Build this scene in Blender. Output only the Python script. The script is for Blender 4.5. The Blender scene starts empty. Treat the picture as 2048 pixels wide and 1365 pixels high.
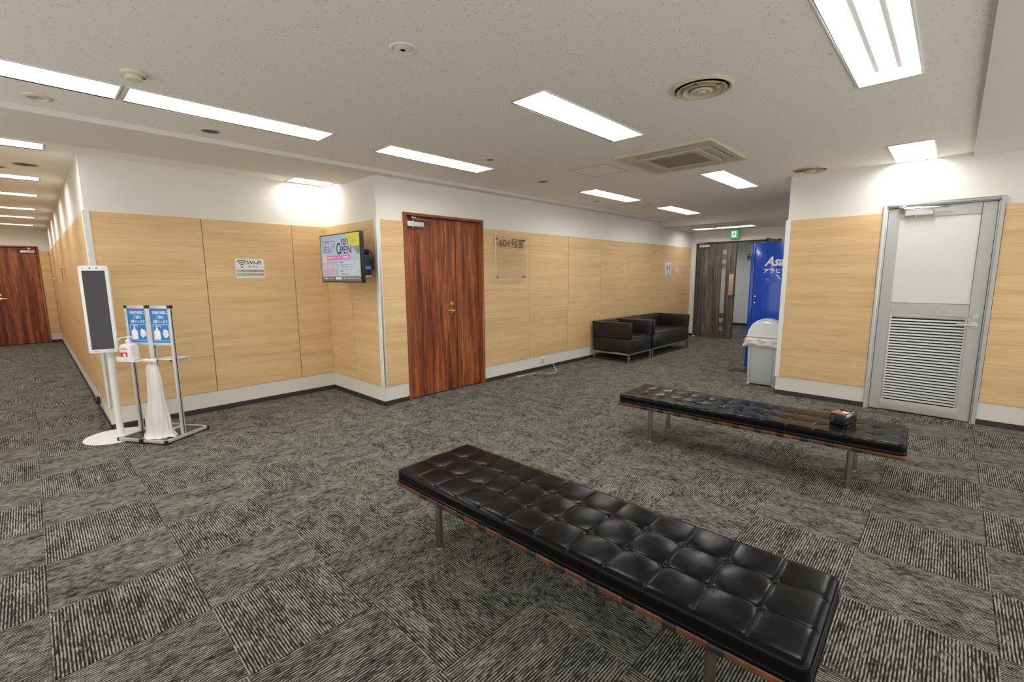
import bpy, bmesh, math, random
from mathutils import Vector, Matrix
random.seed(7)
PI = math.pi
S = bpy.context.scene
C = S.collection

# ------------------------------------------------------------------ camera, world, exposure
cam_d = bpy.data.cameras.new('camera'); cam = bpy.data.objects.new('camera', cam_d); C.objects.link(cam)
F_PX, PITCH, ROLL, YAW = 917.77, 0.1428, -0.0068, 0.7633
cam_d.sensor_width = 36.0; cam_d.lens = F_PX / 2048 * 36.0; cam_d.clip_start = 0.05
_f = Vector((math.cos(YAW) * math.cos(PITCH), math.sin(YAW) * math.cos(PITCH), -math.sin(PITCH)))
_r = Vector((math.sin(YAW), -math.cos(YAW), 0)); _u = _r.cross(_f)
_r2 = _r * math.cos(ROLL) + _u * math.sin(ROLL); _u2 = -_r * math.sin(ROLL) + _u * math.cos(ROLL)
CAM = Vector((0.0913, -5.7412, 1.4564))
cam.matrix_world = Matrix(((_r2.x, _u2.x, -_f.x, CAM.x), (_r2.y, _u2.y, -_f.y, CAM.y), (_r2.z, _u2.z, -_f.z, CAM.z), (0, 0, 0, 1)))
S.camera = cam
w = bpy.data.worlds.new('world'); S.world = w; w.use_nodes = True
w.node_tree.nodes['Background'].inputs[0].default_value = (1.0, 0.97, 0.92, 1)
w.node_tree.nodes['Background'].inputs[1].default_value = 1.35  # added soft fill, entering through the sides left unbuilt
S.view_settings.view_transform = 'Standard'; S.view_settings.look = 'None'
S.view_settings.gamma = 1.0; S.view_settings.use_curve_mapping = False
S.view_settings.exposure = 0.08
LAMP = 17.0          # radiance of the ceiling lamp diffusers
try:
    S.cycles.max_bounces = 10; S.cycles.diffuse_bounces = 6
except Exception: pass

# ------------------------------------------------------------------ room measures (metres)
H = 2.55; XA = .511; XC = 2.731; Y6 = -1.226; XE = 10.894; XR = 6.269; YR = -4.283; YF = 9.12
XL = -1.6; YN = -7.2
WT, WB, BT = 2.06, .219, .054

# ------------------------------------------------------------------ materials
MATS = {}
def nt(name):
    m = bpy.data.materials.new(name); m.use_nodes = True; t = m.node_tree
    return m, t, t.nodes['Principled BSDF']
def N(t, kind, **kw):
    n = t.nodes.new(kind)
    for k, v in kw.items():
        if k.startswith('i_'):
            key = k[2:]
            key = int(key) if key.isdigit() else key.replace('_', ' ')
            n.inputs[key].default_value = v
        else: setattr(n, k, v)
    return n
def lk(t, a, b): t.links.new(a, b)
def mathn(t, op, a, b=None, c=None):
    n = t.nodes.new('ShaderNodeMath'); n.operation = op
    for i, v in enumerate((a, b, c)):
        if v is None: continue
        if isinstance(v, (int, float)): n.inputs[i].default_value = v
        else: lk(t, v, n.inputs[i])
    return n.outputs[0]
def ramp(t, fac, stops):
    r = t.nodes.new('ShaderNodeValToRGB'); lk(t, fac, r.inputs[0]); e = r.color_ramp.elements
    while len(e) < len(stops): e.new(.5)
    for i, (p, c) in enumerate(stops): e[i].position = p; e[i].color = (*c, 1)
    return r.outputs[0]
def mixc(t, fac, a, b, mode='MIX'):
    n = t.nodes.new('ShaderNodeMix'); n.data_type = 'RGBA'; n.blend_type = mode
    for s, v in ((n.inputs[0], fac), (n.inputs[6], a), (n.inputs[7], b)):
        if isinstance(v, (int, float)): s.default_value = v
        elif isinstance(v, tuple): s.default_value = (*v, 1)
        else: lk(t, v, s)
    return n.outputs[2]
def bump(t, p, height, strength=.2, dist=.002):
    b = t.nodes.new('ShaderNodeBump'); b.inputs['Strength'].default_value = strength; b.inputs['Distance'].default_value = dist
    lk(t, height, b.inputs['Height']); lk(t, b.outputs[0], p.inputs['Normal'])
def plain(name, col, rough=.5, metal=0., noise=0.04, spec=.5, bs=0, coat=0):
    if name in MATS: return MATS[name]
    m, t, p = nt(name)
    p.inputs['Roughness'].default_value = rough; p.inputs['Metallic'].default_value = metal
    p.inputs['Specular IOR Level'].default_value = spec; p.inputs['Coat Weight'].default_value = coat
    g = N(t, 'ShaderNodeNewGeometry'); n = N(t, 'ShaderNodeTexNoise', i_Scale=9.0, i_Detail=3.0); lk(t, g.outputs['Position'], n.inputs['Vector'])
    d = tuple(max(0, c * (1 - noise * 2)) for c in col)
    lk(t, mixc(t, n.outputs[0], d, tuple(min(1, c * (1 + noise)) for c in col)), p.inputs['Base Color'])
    if bs:
        n2 = N(t, 'ShaderNodeTexNoise', i_Scale=float(bs), i_Detail=2.0); lk(t, g.outputs['Position'], n2.inputs['Vector'])
        bump(t, p, n2.outputs[0], .25, .001)
    MATS[name] = m; return m
def emis(name, col, s):
    if name in MATS: return MATS[name]
    m, t, p = nt(name); p.inputs['Base Color'].default_value = (*((c * .12 for c in col) if s < 5 else col), 1); p.inputs['Roughness'].default_value = .4
    p.inputs['Emission Color'].default_value = (*col, 1); p.inputs['Emission Strength'].default_value = s
    MATS[name] = m; return m
def sepxyz(t, src):
    s = t.nodes.new('ShaderNodeSeparateXYZ'); lk(t, src, s.inputs[0]); return s.outputs
def comb(t, x, y, z):
    c = t.nodes.new('ShaderNodeCombineXYZ')
    for i, v in enumerate((x, y, z)):
        if isinstance(v, (int, float)): c.inputs[i].default_value = v
        else: lk(t, v, c.inputs[i])
    return c.outputs[0]

def mat_oak():
    m, t, p = nt('light_oak_veneer')
    g = N(t, 'ShaderNodeNewGeometry'); o = N(t, 'ShaderNodeObjectInfo')
    x, y, z = sepxyz(t, g.outputs['Position']); h = mathn(t, 'ADD', x, y)
    off = mathn(t, 'MULTIPLY', o.outputs['Random'], 37.0)
    wob = N(t, 'ShaderNodeTexNoise', i_Scale=1.3, i_Detail=1.0); lk(t, comb(t, h, z, off), wob.inputs['Vector'])
    z2 = mathn(t, 'ADD', z, mathn(t, 'MULTIPLY', wob.outputs[0], .016))
    v1 = comb(t, mathn(t, 'MULTIPLY', h, .45), mathn(t, 'MULTIPLY', z2, 13.0), off)
    n1 = N(t, 'ShaderNodeTexNoise', i_Scale=1.0, i_Detail=3.0, i_Roughness=.6); lk(t, v1, n1.inputs['Vector'])
    v2 = comb(t, mathn(t, 'MULTIPLY', h, 3.2), mathn(t, 'MULTIPLY', z2, 120.0), off)
    n2 = N(t, 'ShaderNodeTexNoise', i_Scale=1.0, i_Detail=4.0, i_Roughness=.65); lk(t, v2, n2.inputs['Vector'])
    a = mathn(t, 'ADD', mathn(t, 'MULTIPLY', n1.outputs[0], .42), mathn(t, 'MULTIPLY', n2.outputs[0], .62))
    col = ramp(t, a, [(.34, (.55, .345, .155)), (.5, (.70, .475, .235)), (.68, (.79, .57, .315))])
    lk(t, col, p.inputs['Base Color']); p.inputs['Roughness'].default_value = .42; p.inputs['Specular IOR Level'].default_value = .35
    bump(t, p, n2.outputs[0], .08, .0006); return m
def mat_vgrain(name, stops, fine=150., broad=14., rough=.35):
    m, t, p = nt(name)
    g = N(t, 'ShaderNodeNewGeometry'); o = N(t, 'ShaderNodeObjectInfo')
    x, y, z = sepxyz(t, g.outputs['Position']); h = mathn(t, 'ADD', x, y)
    off = mathn(t, 'MULTIPLY', o.outputs['Random'], 23.0)
    wob = N(t, 'ShaderNodeTexNoise', i_Scale=2.2, i_Detail=2.0); lk(t, comb(t, h, mathn(t, 'MULTIPLY', z, .6), off), wob.inputs['Vector'])
    h2 = mathn(t, 'ADD', h, mathn(t, 'MULTIPLY', wob.outputs[0], .055))
    n1 = N(t, 'ShaderNodeTexNoise', i_Scale=1.0, i_Detail=3.0, i_Roughness=.6); lk(t, comb(t, mathn(t, 'MULTIPLY', h2, broad), mathn(t, 'MULTIPLY', z, .8), off), n1.inputs['Vector'])
    n2 = N(t, 'ShaderNodeTexNoise', i_Scale=1.0, i_Detail=4.0, i_Roughness=.7); lk(t, comb(t, mathn(t, 'MULTIPLY', h2, fine), mathn(t, 'MULTIPLY', z, 4.0), off), n2.inputs['Vector'])
    a = mathn(t, 'ADD', mathn(t, 'MULTIPLY', n1.outputs[0], .62), mathn(t, 'MULTIPLY', n2.outputs[0], .50))
    lk(t, ramp(t, a, stops), p.inputs['Base Color']); p.inputs['Roughness'].default_value = rough
    bump(t, p, n2.outputs[0], .08, .0006); return m
def mat_carpet():
    m, t, p = nt('ribbed_carpet_tile')
    g = N(t, 'ShaderNodeNewGeometry'); x, y, z = sepxyz(t, g.outputs['Position'])
    X = mathn(t, 'MULTIPLY', x, 2.0); Y = mathn(t, 'MULTIPLY', y, 2.0)
    ix = mathn(t, 'FLOOR', X); iy = mathn(t, 'FLOOR', Y)
    par = mathn(t, 'FLOORED_MODULO', mathn(t, 'ADD', ix, iy), 2.0)          # 1: ribs run along Y
    def sel(a, b):                                                          # par ? a : b
        return mathn(t, 'ADD', mathn(t, 'MULTIPLY', a, par), mathn(t, 'MULTIPLY', b, mathn(t, 'SUBTRACT', 1.0, par)))
    u = sel(x, y); v = sel(y, x)
    wn = N(t, 'ShaderNodeTexWhiteNoise', noise_dimensions='2D'); lk(t, comb(t, ix, iy, 0.0), wn.inputs['Vector'])
    rnd = mathn(t, 'MULTIPLY', wn.outputs[0], 50.0)
    wob = N(t, 'ShaderNodeTexNoise', i_Scale=1.0, i_Detail=1.0); lk(t, comb(t, mathn(t, 'MULTIPLY', u, 40.0), mathn(t, 'MULTIPLY', v, 26.0), rnd), wob.inputs['Vector'])
    u2 = mathn(t, 'ADD', u, mathn(t, 'MULTIPLY', mathn(t, 'SUBTRACT', wob.outputs[0], .5), .0045))
    per = .5 / 45
    rib = mathn(t, 'FLOOR', mathn(t, 'DIVIDE', u2, per / 2))
    s = mathn(t, 'SINE', mathn(t, 'MULTIPLY', u2, 2 * PI / per))
    # yarn colour changes in short runs along each rib
    run = N(t, 'ShaderNodeTexNoise', i_Scale=1.0, i_Detail=1.5); lk(t, comb(t, mathn(t, 'MULTIPLY', rib, 5.37), mathn(t, 'MULTIPLY', v, 30.0), rnd), run.inputs['Vector'])
    pat = N(t, 'ShaderNodeTexNoise', i_Scale=1.0, i_Detail=2.0); lk(t, comb(t, mathn(t, 'MULTIPLY', u, 13.0), mathn(t, 'MULTIPLY', v, 5.0), rnd), pat.inputs['Vector'])
    loop = N(t, 'ShaderNodeTexNoise', i_Scale=420.0, i_Detail=2.0); lk(t, g.outputs['Position'], loop.inputs['Vector'])
    a = mathn(t, 'ADD', mathn(t, 'MULTIPLY', s, .30), mathn(t, 'MULTIPLY', mathn(t, 'SUBTRACT', run.outputs[0], .5), 1.35))
    a = mathn(t, 'ADD', a, mathn(t, 'MULTIPLY', mathn(t, 'SUBTRACT', pat.outputs[0], .5), .6))
    a = mathn(t, 'ADD', a, mathn(t, 'MULTIPLY', mathn(t, 'SUBTRACT', loop.outputs[0], .5), 1.1))
    a = mathn(t, 'ADD', a, .5)
    col = ramp(t, a, [(.33, (.018, .018, .0175)), (.54, (.092, .090, .079)), (.78, (.335, .332, .280))])
    grain = N(t, 'ShaderNodeTexNoise', i_Scale=650.0, i_Detail=1.0); lk(t, g.outputs['Position'], grain.inputs['Vector'])
    gf = mathn(t, 'ADD', mathn(t, 'MULTIPLY', grain.outputs[0], 1.5), .25)
    col = mixc(t, 1.0, col, comb(t, gf, gf, gf), 'MULTIPLY')
    lk(t, col, p.inputs['Base Color']); p.inputs['Roughness'].default_value = .95; p.inputs['Specular IOR Level'].default_value = .1
    hgt = mathn(t, 'ADD', mathn(t, 'MULTIPLY', s, .5), mathn(t, 'MULTIPLY', loop.outputs[0], .8))
    bump(t, p, hgt, .5, .002); return m
def mat_ceiling():
    m, t, p = nt('rockwool_ceiling_board')
    g = N(t, 'ShaderNodeNewGeometry'); pos = g.outputs['Position']
    wob = N(t, 'ShaderNodeTexNoise', i_Scale=14.0, i_Detail=2.0); lk(t, pos, wob.inputs['Vector'])
    vm = t.nodes.new('ShaderNodeVectorMath'); vm.operation = 'MULTIPLY_ADD'; lk(t, wob.outputs['Color'], vm.inputs[0]); vm.inputs[1].default_value = (.06, .06, 0); lk(t, pos, vm.inputs[2])
    mp = t.nodes.new('ShaderNodeMapping'); mp.inputs['Scale'].default_value = (55, 105, 1); mp.inputs['Rotation'].default_value = (0, 0, .5); lk(t, vm.outputs[0], mp.inputs[0])
    v = N(t, 'ShaderNodeTexVoronoi', i_Scale=1.0); v.inputs['Randomness'].default_value = 1.0; lk(t, mp.outputs[0], v.inputs['Vector'])
    big = N(t, 'ShaderNodeTexNoise', i_Scale=3.5, i_Detail=2.0); lk(t, pos, big.inputs['Vector'])
    sz = mathn(t, 'MULTIPLY', sepxyz(t, v.outputs['Color'])[0], .30)
    th = mathn(t, 'ADD', mathn(t, 'SUBTRACT', sz, .03), mathn(t, 'MULTIPLY', mathn(t, 'SUBTRACT', big.outputs[0], .5), .15))
    spot = mathn(t, 'LESS_THAN', v.outputs['Distance'], th)
    lk(t, mixc(t, mathn(t, 'MULTIPLY', spot, .52), (.88, .85, .79), (.16, .12, .09)), p.inputs['Base Color'])
    p.inputs['Roughness'].default_value = .95; p.inputs['Specular IOR Level'].default_value = .1
    bump(t, p, mathn(t, 'SUBTRACT', 1.0, spot), .35, .002); return m
def mat_wallpaper(name='cream_wall_vinyl', c=(.80, .775, .71)):
    m, t, p = nt(name); g = N(t, 'ShaderNodeNewGeometry')
    x, y, z = sepxyz(t, g.outputs['Position']); h = mathn(t, 'ADD', x, y)
    n = N(t, 'ShaderNodeTexNoise', i_Scale=1.0, i_Detail=3.0); lk(t, comb(t, mathn(t, 'MULTIPLY', h, 260.0), mathn(t, 'MULTIPLY', z, 90.0), 0.0), n.inputs['Vector'])
    lk(t, mixc(t, n.outputs[0], tuple(k * .96 for k in c), c), p.inputs['Base Color'])
    p.inputs['Roughness'].default_value = .8; p.inputs['Specular IOR Level'].default_value = .25
    bump(t, p, n.outputs[0], .15, .001); return m
def mat_leather(name, base, rough=.33, tint=(.06, .035, .02), wear=.5, spec=.5, wr=1.0, bs=.35):
    m, t, p = nt(name); p.inputs['Specular IOR Level'].default_value = spec; tc = N(t, 'ShaderNodeTexCoord'); pos = tc.outputs['Object']
    n = N(t, 'ShaderNodeTexNoise', i_Scale=5.0, i_Detail=4.0); lk(t, pos, n.inputs['Vector'])
    f = ramp(t, n.outputs[0], [(.45, (0, 0, 0)), (.75, (wear, wear, wear))])
    lk(t, mixc(t, f, base, tint), p.inputs['Base Color'])
    v = N(t, 'ShaderNodeTexVoronoi', i_Scale=330.0); lk(t, pos, v.inputs['Vector'])
    w1 = N(t, 'ShaderNodeTexNoise', i_Scale=17.0, i_Detail=4.0, i_Distortion=.6); lk(t, pos, w1.inputs['Vector'])
    hh = mathn(t, 'ADD', mathn(t, 'MULTIPLY', v.outputs['Distance'], .10), mathn(t, 'MULTIPLY', w1.outputs[0], wr))
    bump(t, p, hh, bs, .004)
    lk(t, mathn(t, 'ADD', mathn(t, 'MULTIPLY', w1.outputs[0], .22), rough - .11), p.inputs['Roughness'])
    return m
def mat_glass(name, tint=(1, 1, 1), alpha=.08, rough=.02):
    m = bpy.data.materials.new(name); m.use_nodes = True; t = m.node_tree; t.nodes.clear()
    o = t.nodes.new('ShaderNodeOutputMaterial'); tr = t.nodes.new('ShaderNodeBsdfTransparent'); tr.inputs[0].default_value = (*tint, 1)
    gl = t.nodes.new('ShaderNodeBsdfGlossy'); gl.inputs['Roughness'].default_value = rough
    fr = t.nodes.new('ShaderNodeFresnel'); fr.inputs[0].default_value = 1.49; gb_ = t.nodes.new('ShaderNodeNewGeometry')
    n = t.nodes.new('ShaderNodeTexNoise'); n.inputs['Scale'].default_value = 3.0
    df = t.nodes.new('ShaderNodeBsdfDiffuse'); df.inputs[0].default_value = (.8, .8, .8, 1)
    mx = t.nodes.new('ShaderNodeMixShader'); m2 = t.nodes.new('ShaderNodeMixShader')
    lk(t, mathn(t, 'MULTIPLY', n.outputs[0], alpha * 2), m2.inputs[0]); lk(t, tr.outputs[0], m2.inputs[1]); lk(t, df.outputs[0], m2.inputs[2])
    lk(t, mathn(t, 'MULTIPLY', fr.outputs[0], mathn(t, 'SUBTRACT', 1.0, gb_.outputs['Backfacing'])), mx.inputs[0]); lk(t, m2.outputs[0], mx.inputs[1]); lk(t, gl.outputs[0], mx.inputs[2]); lk(t, mx.outputs[0], o.inputs[0])
    return m
def mat_brushed(name, col, rough=.3, axis='z'):
    m, t, p = nt(name); tc = N(t, 'ShaderNodeTexCoord'); x, y, z = sepxyz(t, tc.outputs['Object'])
    n = N(t, 'ShaderNodeTexNoise', i_Scale=1.0, i_Detail=3.0)
    lk(t, comb(t, mathn(t, 'MULTIPLY', x, 300.0), mathn(t, 'MULTIPLY', y, 300.0), mathn(t, 'MULTIPLY', z, 8.0)), n.inputs['Vector'])
    lk(t, mixc(t, n.outputs[0], tuple(c * .8 for c in col), col), p.inputs['Base Color'])
    p.inputs['Metallic'].default_value = 1.0; p.inputs['Roughness'].default_value = rough; return m

M_OAK = mat_oak(); M_CARPET = mat_carpet(); M_CEIL = mat_ceiling(); M_WALL = mat_wallpaper()
M_SOFFIT = mat_wallpaper('soffit_vinyl', (.76, .73, .67))
M_PLINTH = mat_wallpaper('plinth_vinyl', (.74, .715, .65))
M_ROSE = mat_vgrain('rosewood_veneer', [(.38, (.045, .010, .005)), (.49, (.13, .029, .011)), (.58, (.27, .068, .022)), (.70, (.48, .165, .055))], 150., 13.)
M_ROSE_TRIM = mat_vgrain('rosewood_frame', [(.35, (.14, .035, .015)), (.6, (.30, .085, .032)), (.7, (.36, .11, .045))], 90., 6., .4)
M_ZEBRA = mat_vgrain('dark_zebra_veneer', [(.38, (.026, .021, .018)), (.54, (.085, .070, .060)), (.70, (.24, .20, .17))], 220., 30., .5)
M_RAIL = mat_vgrain('bench_rosewood', [(.35, (.055, .020, .009)), (.6, (.13, .045, .018)), (.7, (.19, .072, .030))], 60., 8., .3)
M_LEATHER = mat_leather('black_bench_leather', (.0035, .0035, .0042), .22, (.006, .005, .0045), .5, .15, .6, .26)
M_LEATHER2 = mat_leather('black_sofa_leather', (.012, .011, .011), .34, (.030, .021, .015), .5, .4)
M_LEATHER_S = mat_leather('black_strap_leather', (.010, .010, .011), .45)
M_ALU = plain('grey_painted_aluminium', (.475, .48, .46), .42, .1, .03)
M_ALU_L = plain('pale_aluminium', (.62, .63, .62), .38, .3, .03)
M_SILVER = plain('anodised_silver', (.62, .62, .61), .36, .45, .03)
M_STEEL = mat_brushed('dull_steel', (.34, .33, .30), .34)
M_NICKEL = mat_brushed('satin_nickel_frame', (.52, .48, .40), .30)
M_BRASS = plain('polished_brass', (.78, .53, .16), .2, 1., .03)
M_CHROME = plain('chrome', (.75, .75, .74), .14, 1., .02)
M_WHITE = plain('white_painted_metal', (.80, .80, .79), .35, 0, .02)
M_WHITEP = plain('white_plastic', (.78, .78, .77), .3, 0, .02)
M_IVORY = plain('yellowed_ivory_plastic', (.62, .56, .40), .4, 0, .05)
M_IVORY2 = plain('ivory_plastic_light', (.70, .66, .54), .45, 0, .04)
M_BLACKP = plain('black_plastic', (.012, .012, .013), .35, 0, .05)
M_BASEB = plain('dark_brown_rubber_baseboard', (.040, .031, .026), .5, 0, .06)
M_GREYD = plain('dark_grey_mesh', (.13, .12, .10), .8, 0, .1, bs=600)
M_BROWNGAP = plain('brown_backing', (.25, .13, .05), .8)
M_PANELW = plain('white_door_infill', (.72, .72, .70), .55, 0, .02)
M_BLUE = plain('machine_blue_enamel', (.003, .065, .52), .18, 0, .03, coat=.4)
M_WPRINT = plain('white_print', (.85, .85, .85), .5, 0, .01)
M_BIN = plain('pale_grey_bin_plastic', (.50, .54, .55), .42, 0, .03)
M_BINLID = plain('pale_grey_lid_plastic', (.60, .63, .63), .2, 0, .02, coat=.3)
M_BAG = plain('translucent_white_bag', (.80, .78, .76), .35, 0, .04, bs=60)
_t = M_BAG.node_tree; _g = N(_t, 'ShaderNodeNewGeometry'); _n = N(_t, 'ShaderNodeTexNoise', i_Scale=20.0, i_Detail=3.0, i_Distortion=.6); lk(_t, _g.outputs['Position'], _n.inputs['Vector']); bump(_t, _t.nodes['Principled BSDF'], _n.outputs[0], .22, .010)
M_BAG.node_tree.nodes['Principled BSDF'].inputs['Transmission Weight'].default_value = .12
M_GLASS = mat_glass('clear_acrylic', (.975, .985, .975), .018)
M_GLASSG = mat_glass('door_glass', (.78, .80, .78), .22)
M_LAMP = emis('lamp_diffuser', (1.0, .985, .96), LAMP)
M_LAMPH = plain('white_lamp_housing', (.86, .86, .86), .4, 0, .01)

# ------------------------------------------------------------------ mesh tools
class G:
    def __init__(s): s.v = []; s.f = []
    def add(s, vs, fs):
        b = len(s.v); s.v += [tuple(v) for v in vs]; s.f += [tuple(b + i for i in f) for f in fs]; return s
    def box(s, x0, x1, y0, y1, z0, z1):
        return s.add([(x0, y0, z0), (x1, y0, z0), (x1, y1, z0), (x0, y1, z0), (x0, y0, z1), (x1, y0, z1), (x1, y1, z1), (x0, y1, z1)],
                     [(0, 3, 2, 1), (4, 5, 6, 7), (0, 1, 5, 4), (1, 2, 6, 5), (2, 3, 7, 6), (3, 0, 4, 7)])
    def hexa(s, bot, top):     # two quads, ccw seen from above
        return s.add(list(bot) + list(top), [(0, 3, 2, 1), (4, 5, 6, 7), (0, 1, 5, 4), (1, 2, 6, 5), (2, 3, 7, 6), (3, 0, 4, 7)])
    def tube(s, pts, r, n=12, closed=False, rx=None):
        pts = [Vector(p) for p in pts]; m = len(pts); rings = []; up = Vector((0, 0, 1)); last = None
        for i, p in enumerate(pts):
            if closed: d = pts[(i + 1) % m] - pts[i - 1]
            else: d = pts[min(i + 1, m - 1)] - pts[max(i - 1, 0)]
            d.normalize()
            a = last if last is not None else (up if abs(d.z) < .9 else Vector((1, 0, 0)))
            e1 = (a - d * a.dot(d)); e1.normalize(); e2 = d.cross(e1); last = e1
            rr = r[i] if isinstance(r, (list, tuple)) else r
            rings.append([p + e1 * (rr * math.cos(2 * PI * k / n)) + e2 * (rr * math.sin(2 * PI * k / n)) for k in range(n)])
        vs = [v for R in rings for v in R]; fs = []
        for i in range(m if closed else m - 1):
            for k in range(n):
                a, b = i * n + k, i * n + (k + 1) % n; c, d = ((i + 1) % m) * n + (k + 1) % n, ((i + 1) % m) * n + k
                fs.append((a, b, c, d))
        if not closed: fs += [tuple(range(n))[::-1], tuple((m - 1) * n + k for k in range(n))]
        return s.add(vs, fs)
    def lathe(s, prof, c=(0, 0, 0), n=40, ax='z'):
        vs = []; fs = []
        for r, h in prof:
            for k in range(n):
                a = 2 * PI * k / n; q = (r * math.cos(a), r * math.sin(a), h)
                if ax == 'x': q = (q[2], q[0], q[1])
                if ax == 'y': q = (q[1], q[2], q[0])
                vs.append((q[0] + c[0], q[1] + c[1], q[2] + c[2]))
        for i in range(len(prof) - 1):
            for k in range(n): fs.append((i * n + k, i * n + (k + 1) % n, (i + 1) * n + (k + 1) % n, (i + 1) * n + k))
        if prof[0][0] > 1e-6: fs.append(tuple(range(n))[::-1])
        if prof[-1][0] > 1e-6: fs.append(tuple((len(prof) - 1) * n + k for k in range(n)))
        return s.add(vs, fs)
    def prism(s, poly, d0, d1, plane='xz'):   # polygon extruded along the remaining axis
        def q(a, b, d): return {'xz': (a, d, b), 'yz': (d, a, b), 'xy': (a, b, d)}[plane]
        n = len(poly); vs = [q(a, b, d0) for a, b in poly] + [q(a, b, d1) for a, b in poly]
        fs = [tuple(range(n)), tuple(range(n, 2 * n))[::-1]] + [(i, n + i, n + (i + 1) % n, (i + 1) % n) for i in range(n)]
        return s.add(vs, fs)
    def mesh(s, name, mat, smooth=False, bev=0, seg=2):
        me = bpy.data.meshes.new(name); me.from_pydata(s.v, [], s.f); me.update()
        bm = bmesh.new(); bm.from_mesh(me)
        if smooth or bev: bmesh.ops.remove_doubles(bm, verts=bm.verts, dist=1e-6)
        bmesh.ops.recalc_face_normals(bm, faces=bm.faces)
        if bev: bmesh.ops.bevel(bm, geom=[e for e in bm.edges if e.calc_face_angle(0) > .5], offset=bev, segments=seg, profile=.5, affect='EDGES', clamp_overlap=True)
        bm.to_mesh(me); bm.free()
        if smooth or bev:
            me.shade_smooth()
            try: me.set_sharp_from_angle(angle=math.radians(38))
            except Exception: pass
        if isinstance(mat, (list, tuple)):
            for k in mat: me.materials.append(k)
        elif mat: me.materials.append(mat)
        return me
def box(*a): return G().box(*a)
def obj(name, g, mat, parent=None, smooth=False, bev=0, seg=2, loc=None, label=None):
    me = g if isinstance(g, bpy.types.Mesh) else g.mesh(name, mat, smooth, bev, seg)
    o = bpy.data.objects.new(name, me); C.objects.link(o)
    if parent: o.parent = parent
    if loc: o.location = loc
    if label: o['label'] = label
    return o
def tag(o, label, cat, group=None, kind=None):
    o['label'] = label; o['category'] = cat
    if group: o['group'] = group
    if kind: o['kind'] = kind
    return o
def thing(name, label, cat, loc=(0, 0, 0), rz=0, group=None, kind=None):
    o = bpy.data.objects.new(name, None); C.objects.link(o); o.location = loc; o.rotation_euler = (0, 0, rz); o.empty_display_size = .1
    return tag(o, label, cat, group, kind)
def struct(name, g, mat, label, cat, **k):
    return tag(obj(name, g, mat, **k), label, cat, kind='structure')
def copy_tree(o, parent=None, label=None):
    c = o.copy(); C.objects.link(c); c.parent = parent
    if label: c['label'] = label
    for ch in list(o.children): copy_tree(ch, c)
    return c
FONT = None
def text_mesh(txt, size, shear=0., bold=0., ex=.0006, spacing=1., sx=1.):
    cu = bpy.data.curves.new('writing', 'FONT'); cu.body = txt; cu.size = size; cu.shear = shear; cu.offset = bold; cu.extrude = ex
    cu.space_character = spacing; cu.align_x = 'LEFT'; cu.resolution_u = 3
    o = bpy.data.objects.new('writing', cu); C.objects.link(o)
    dg = bpy.context.evaluated_depsgraph_get(); me = bpy.data.meshes.new_from_object(o.evaluated_get(dg))
    bpy.data.objects.remove(o); bpy.data.curves.remove(cu)
    return me
def writing(name, txt, parent, mat, x, z, width, height, mapf, shear=0., bold=0., size=.1, label=None):
    """flat lettering of a given width and height; mapf(x, z, d) puts a point of the sign's face in place."""
    me = text_mesh(txt, size, shear, bold * size, .0004)
    if not len(me.vertices): return None
    xs = [v.co.x for v in me.vertices]; ys = [v.co.y for v in me.vertices]; x0, x1, y0, y1 = min(xs), max(xs), min(ys), max(ys)
    kx = width / (x1 - x0); ky = height / (y1 - y0)
    for v in me.vertices:
        v.co = mapf(x + (v.co.x - x0) * kx, z + (v.co.y - y0) * ky, v.co.z)
    me.materials.clear(); me.materials.append(mat); me.update()
    bm = bmesh.new(); bm.from_mesh(me); bmesh.ops.recalc_face_normals(bm, faces=bm.faces); bm.to_mesh(me); bm.free()
    o = bpy.data.objects.new(name, me); C.objects.link(o); o.parent = parent
    if label: o['label'] = label
    return o
# grid plate with rectangular holes, at height z (normal down) or any plane via mapping
def plate_with_holes(x0, x1, y0, y1, holes, f):
    xs = sorted({x0, x1} | {min(max(v, x0), x1) for h in holes for v in h[:2]}); ys = sorted({y0, y1} | {min(max(v, y0), y1) for h in holes for v in h[2:]})
    g = G()
    for a, b in zip(xs, xs[1:]):
        for c, d in zip(ys, ys[1:]):
            mx, my = (a + b) / 2, (c + d) / 2
            if b - a < 1e-6 or d - c < 1e-6 or any(h[0] < mx < h[1] and h[2] < my < h[3] for h in holes): continue
            g.add([f(a, c), f(b, c), f(b, d), f(a, d)], [(0, 1, 2, 3)])
    return g
# solid wall slab with holes. plane 'x' (faces x=c) or 'y'; thickness t away from the room
def wall_slab(ax, c, t, a0, a1, z0, z1, holes=()):
    g = G(); xs = sorted({a0, a1} | {v for h in holes for v in h[:2]}); zs = sorted({z0, z1} | {v for h in holes for v in h[2:]})
    for a, b in zip(xs, xs[1:]):
        for p, q in zip(zs, zs[1:]):
            if any(h[0] < (a + b) / 2 < h[1] and h[2] < (p + q) / 2 < h[3] for h in holes): continue
            lo, hi = min(c, c + t), max(c, c + t)
            if ax == 'y': g.box(a, b, lo, hi, p, q)
            else: g.box(lo, hi, a, b, p, q)
    return g

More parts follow.
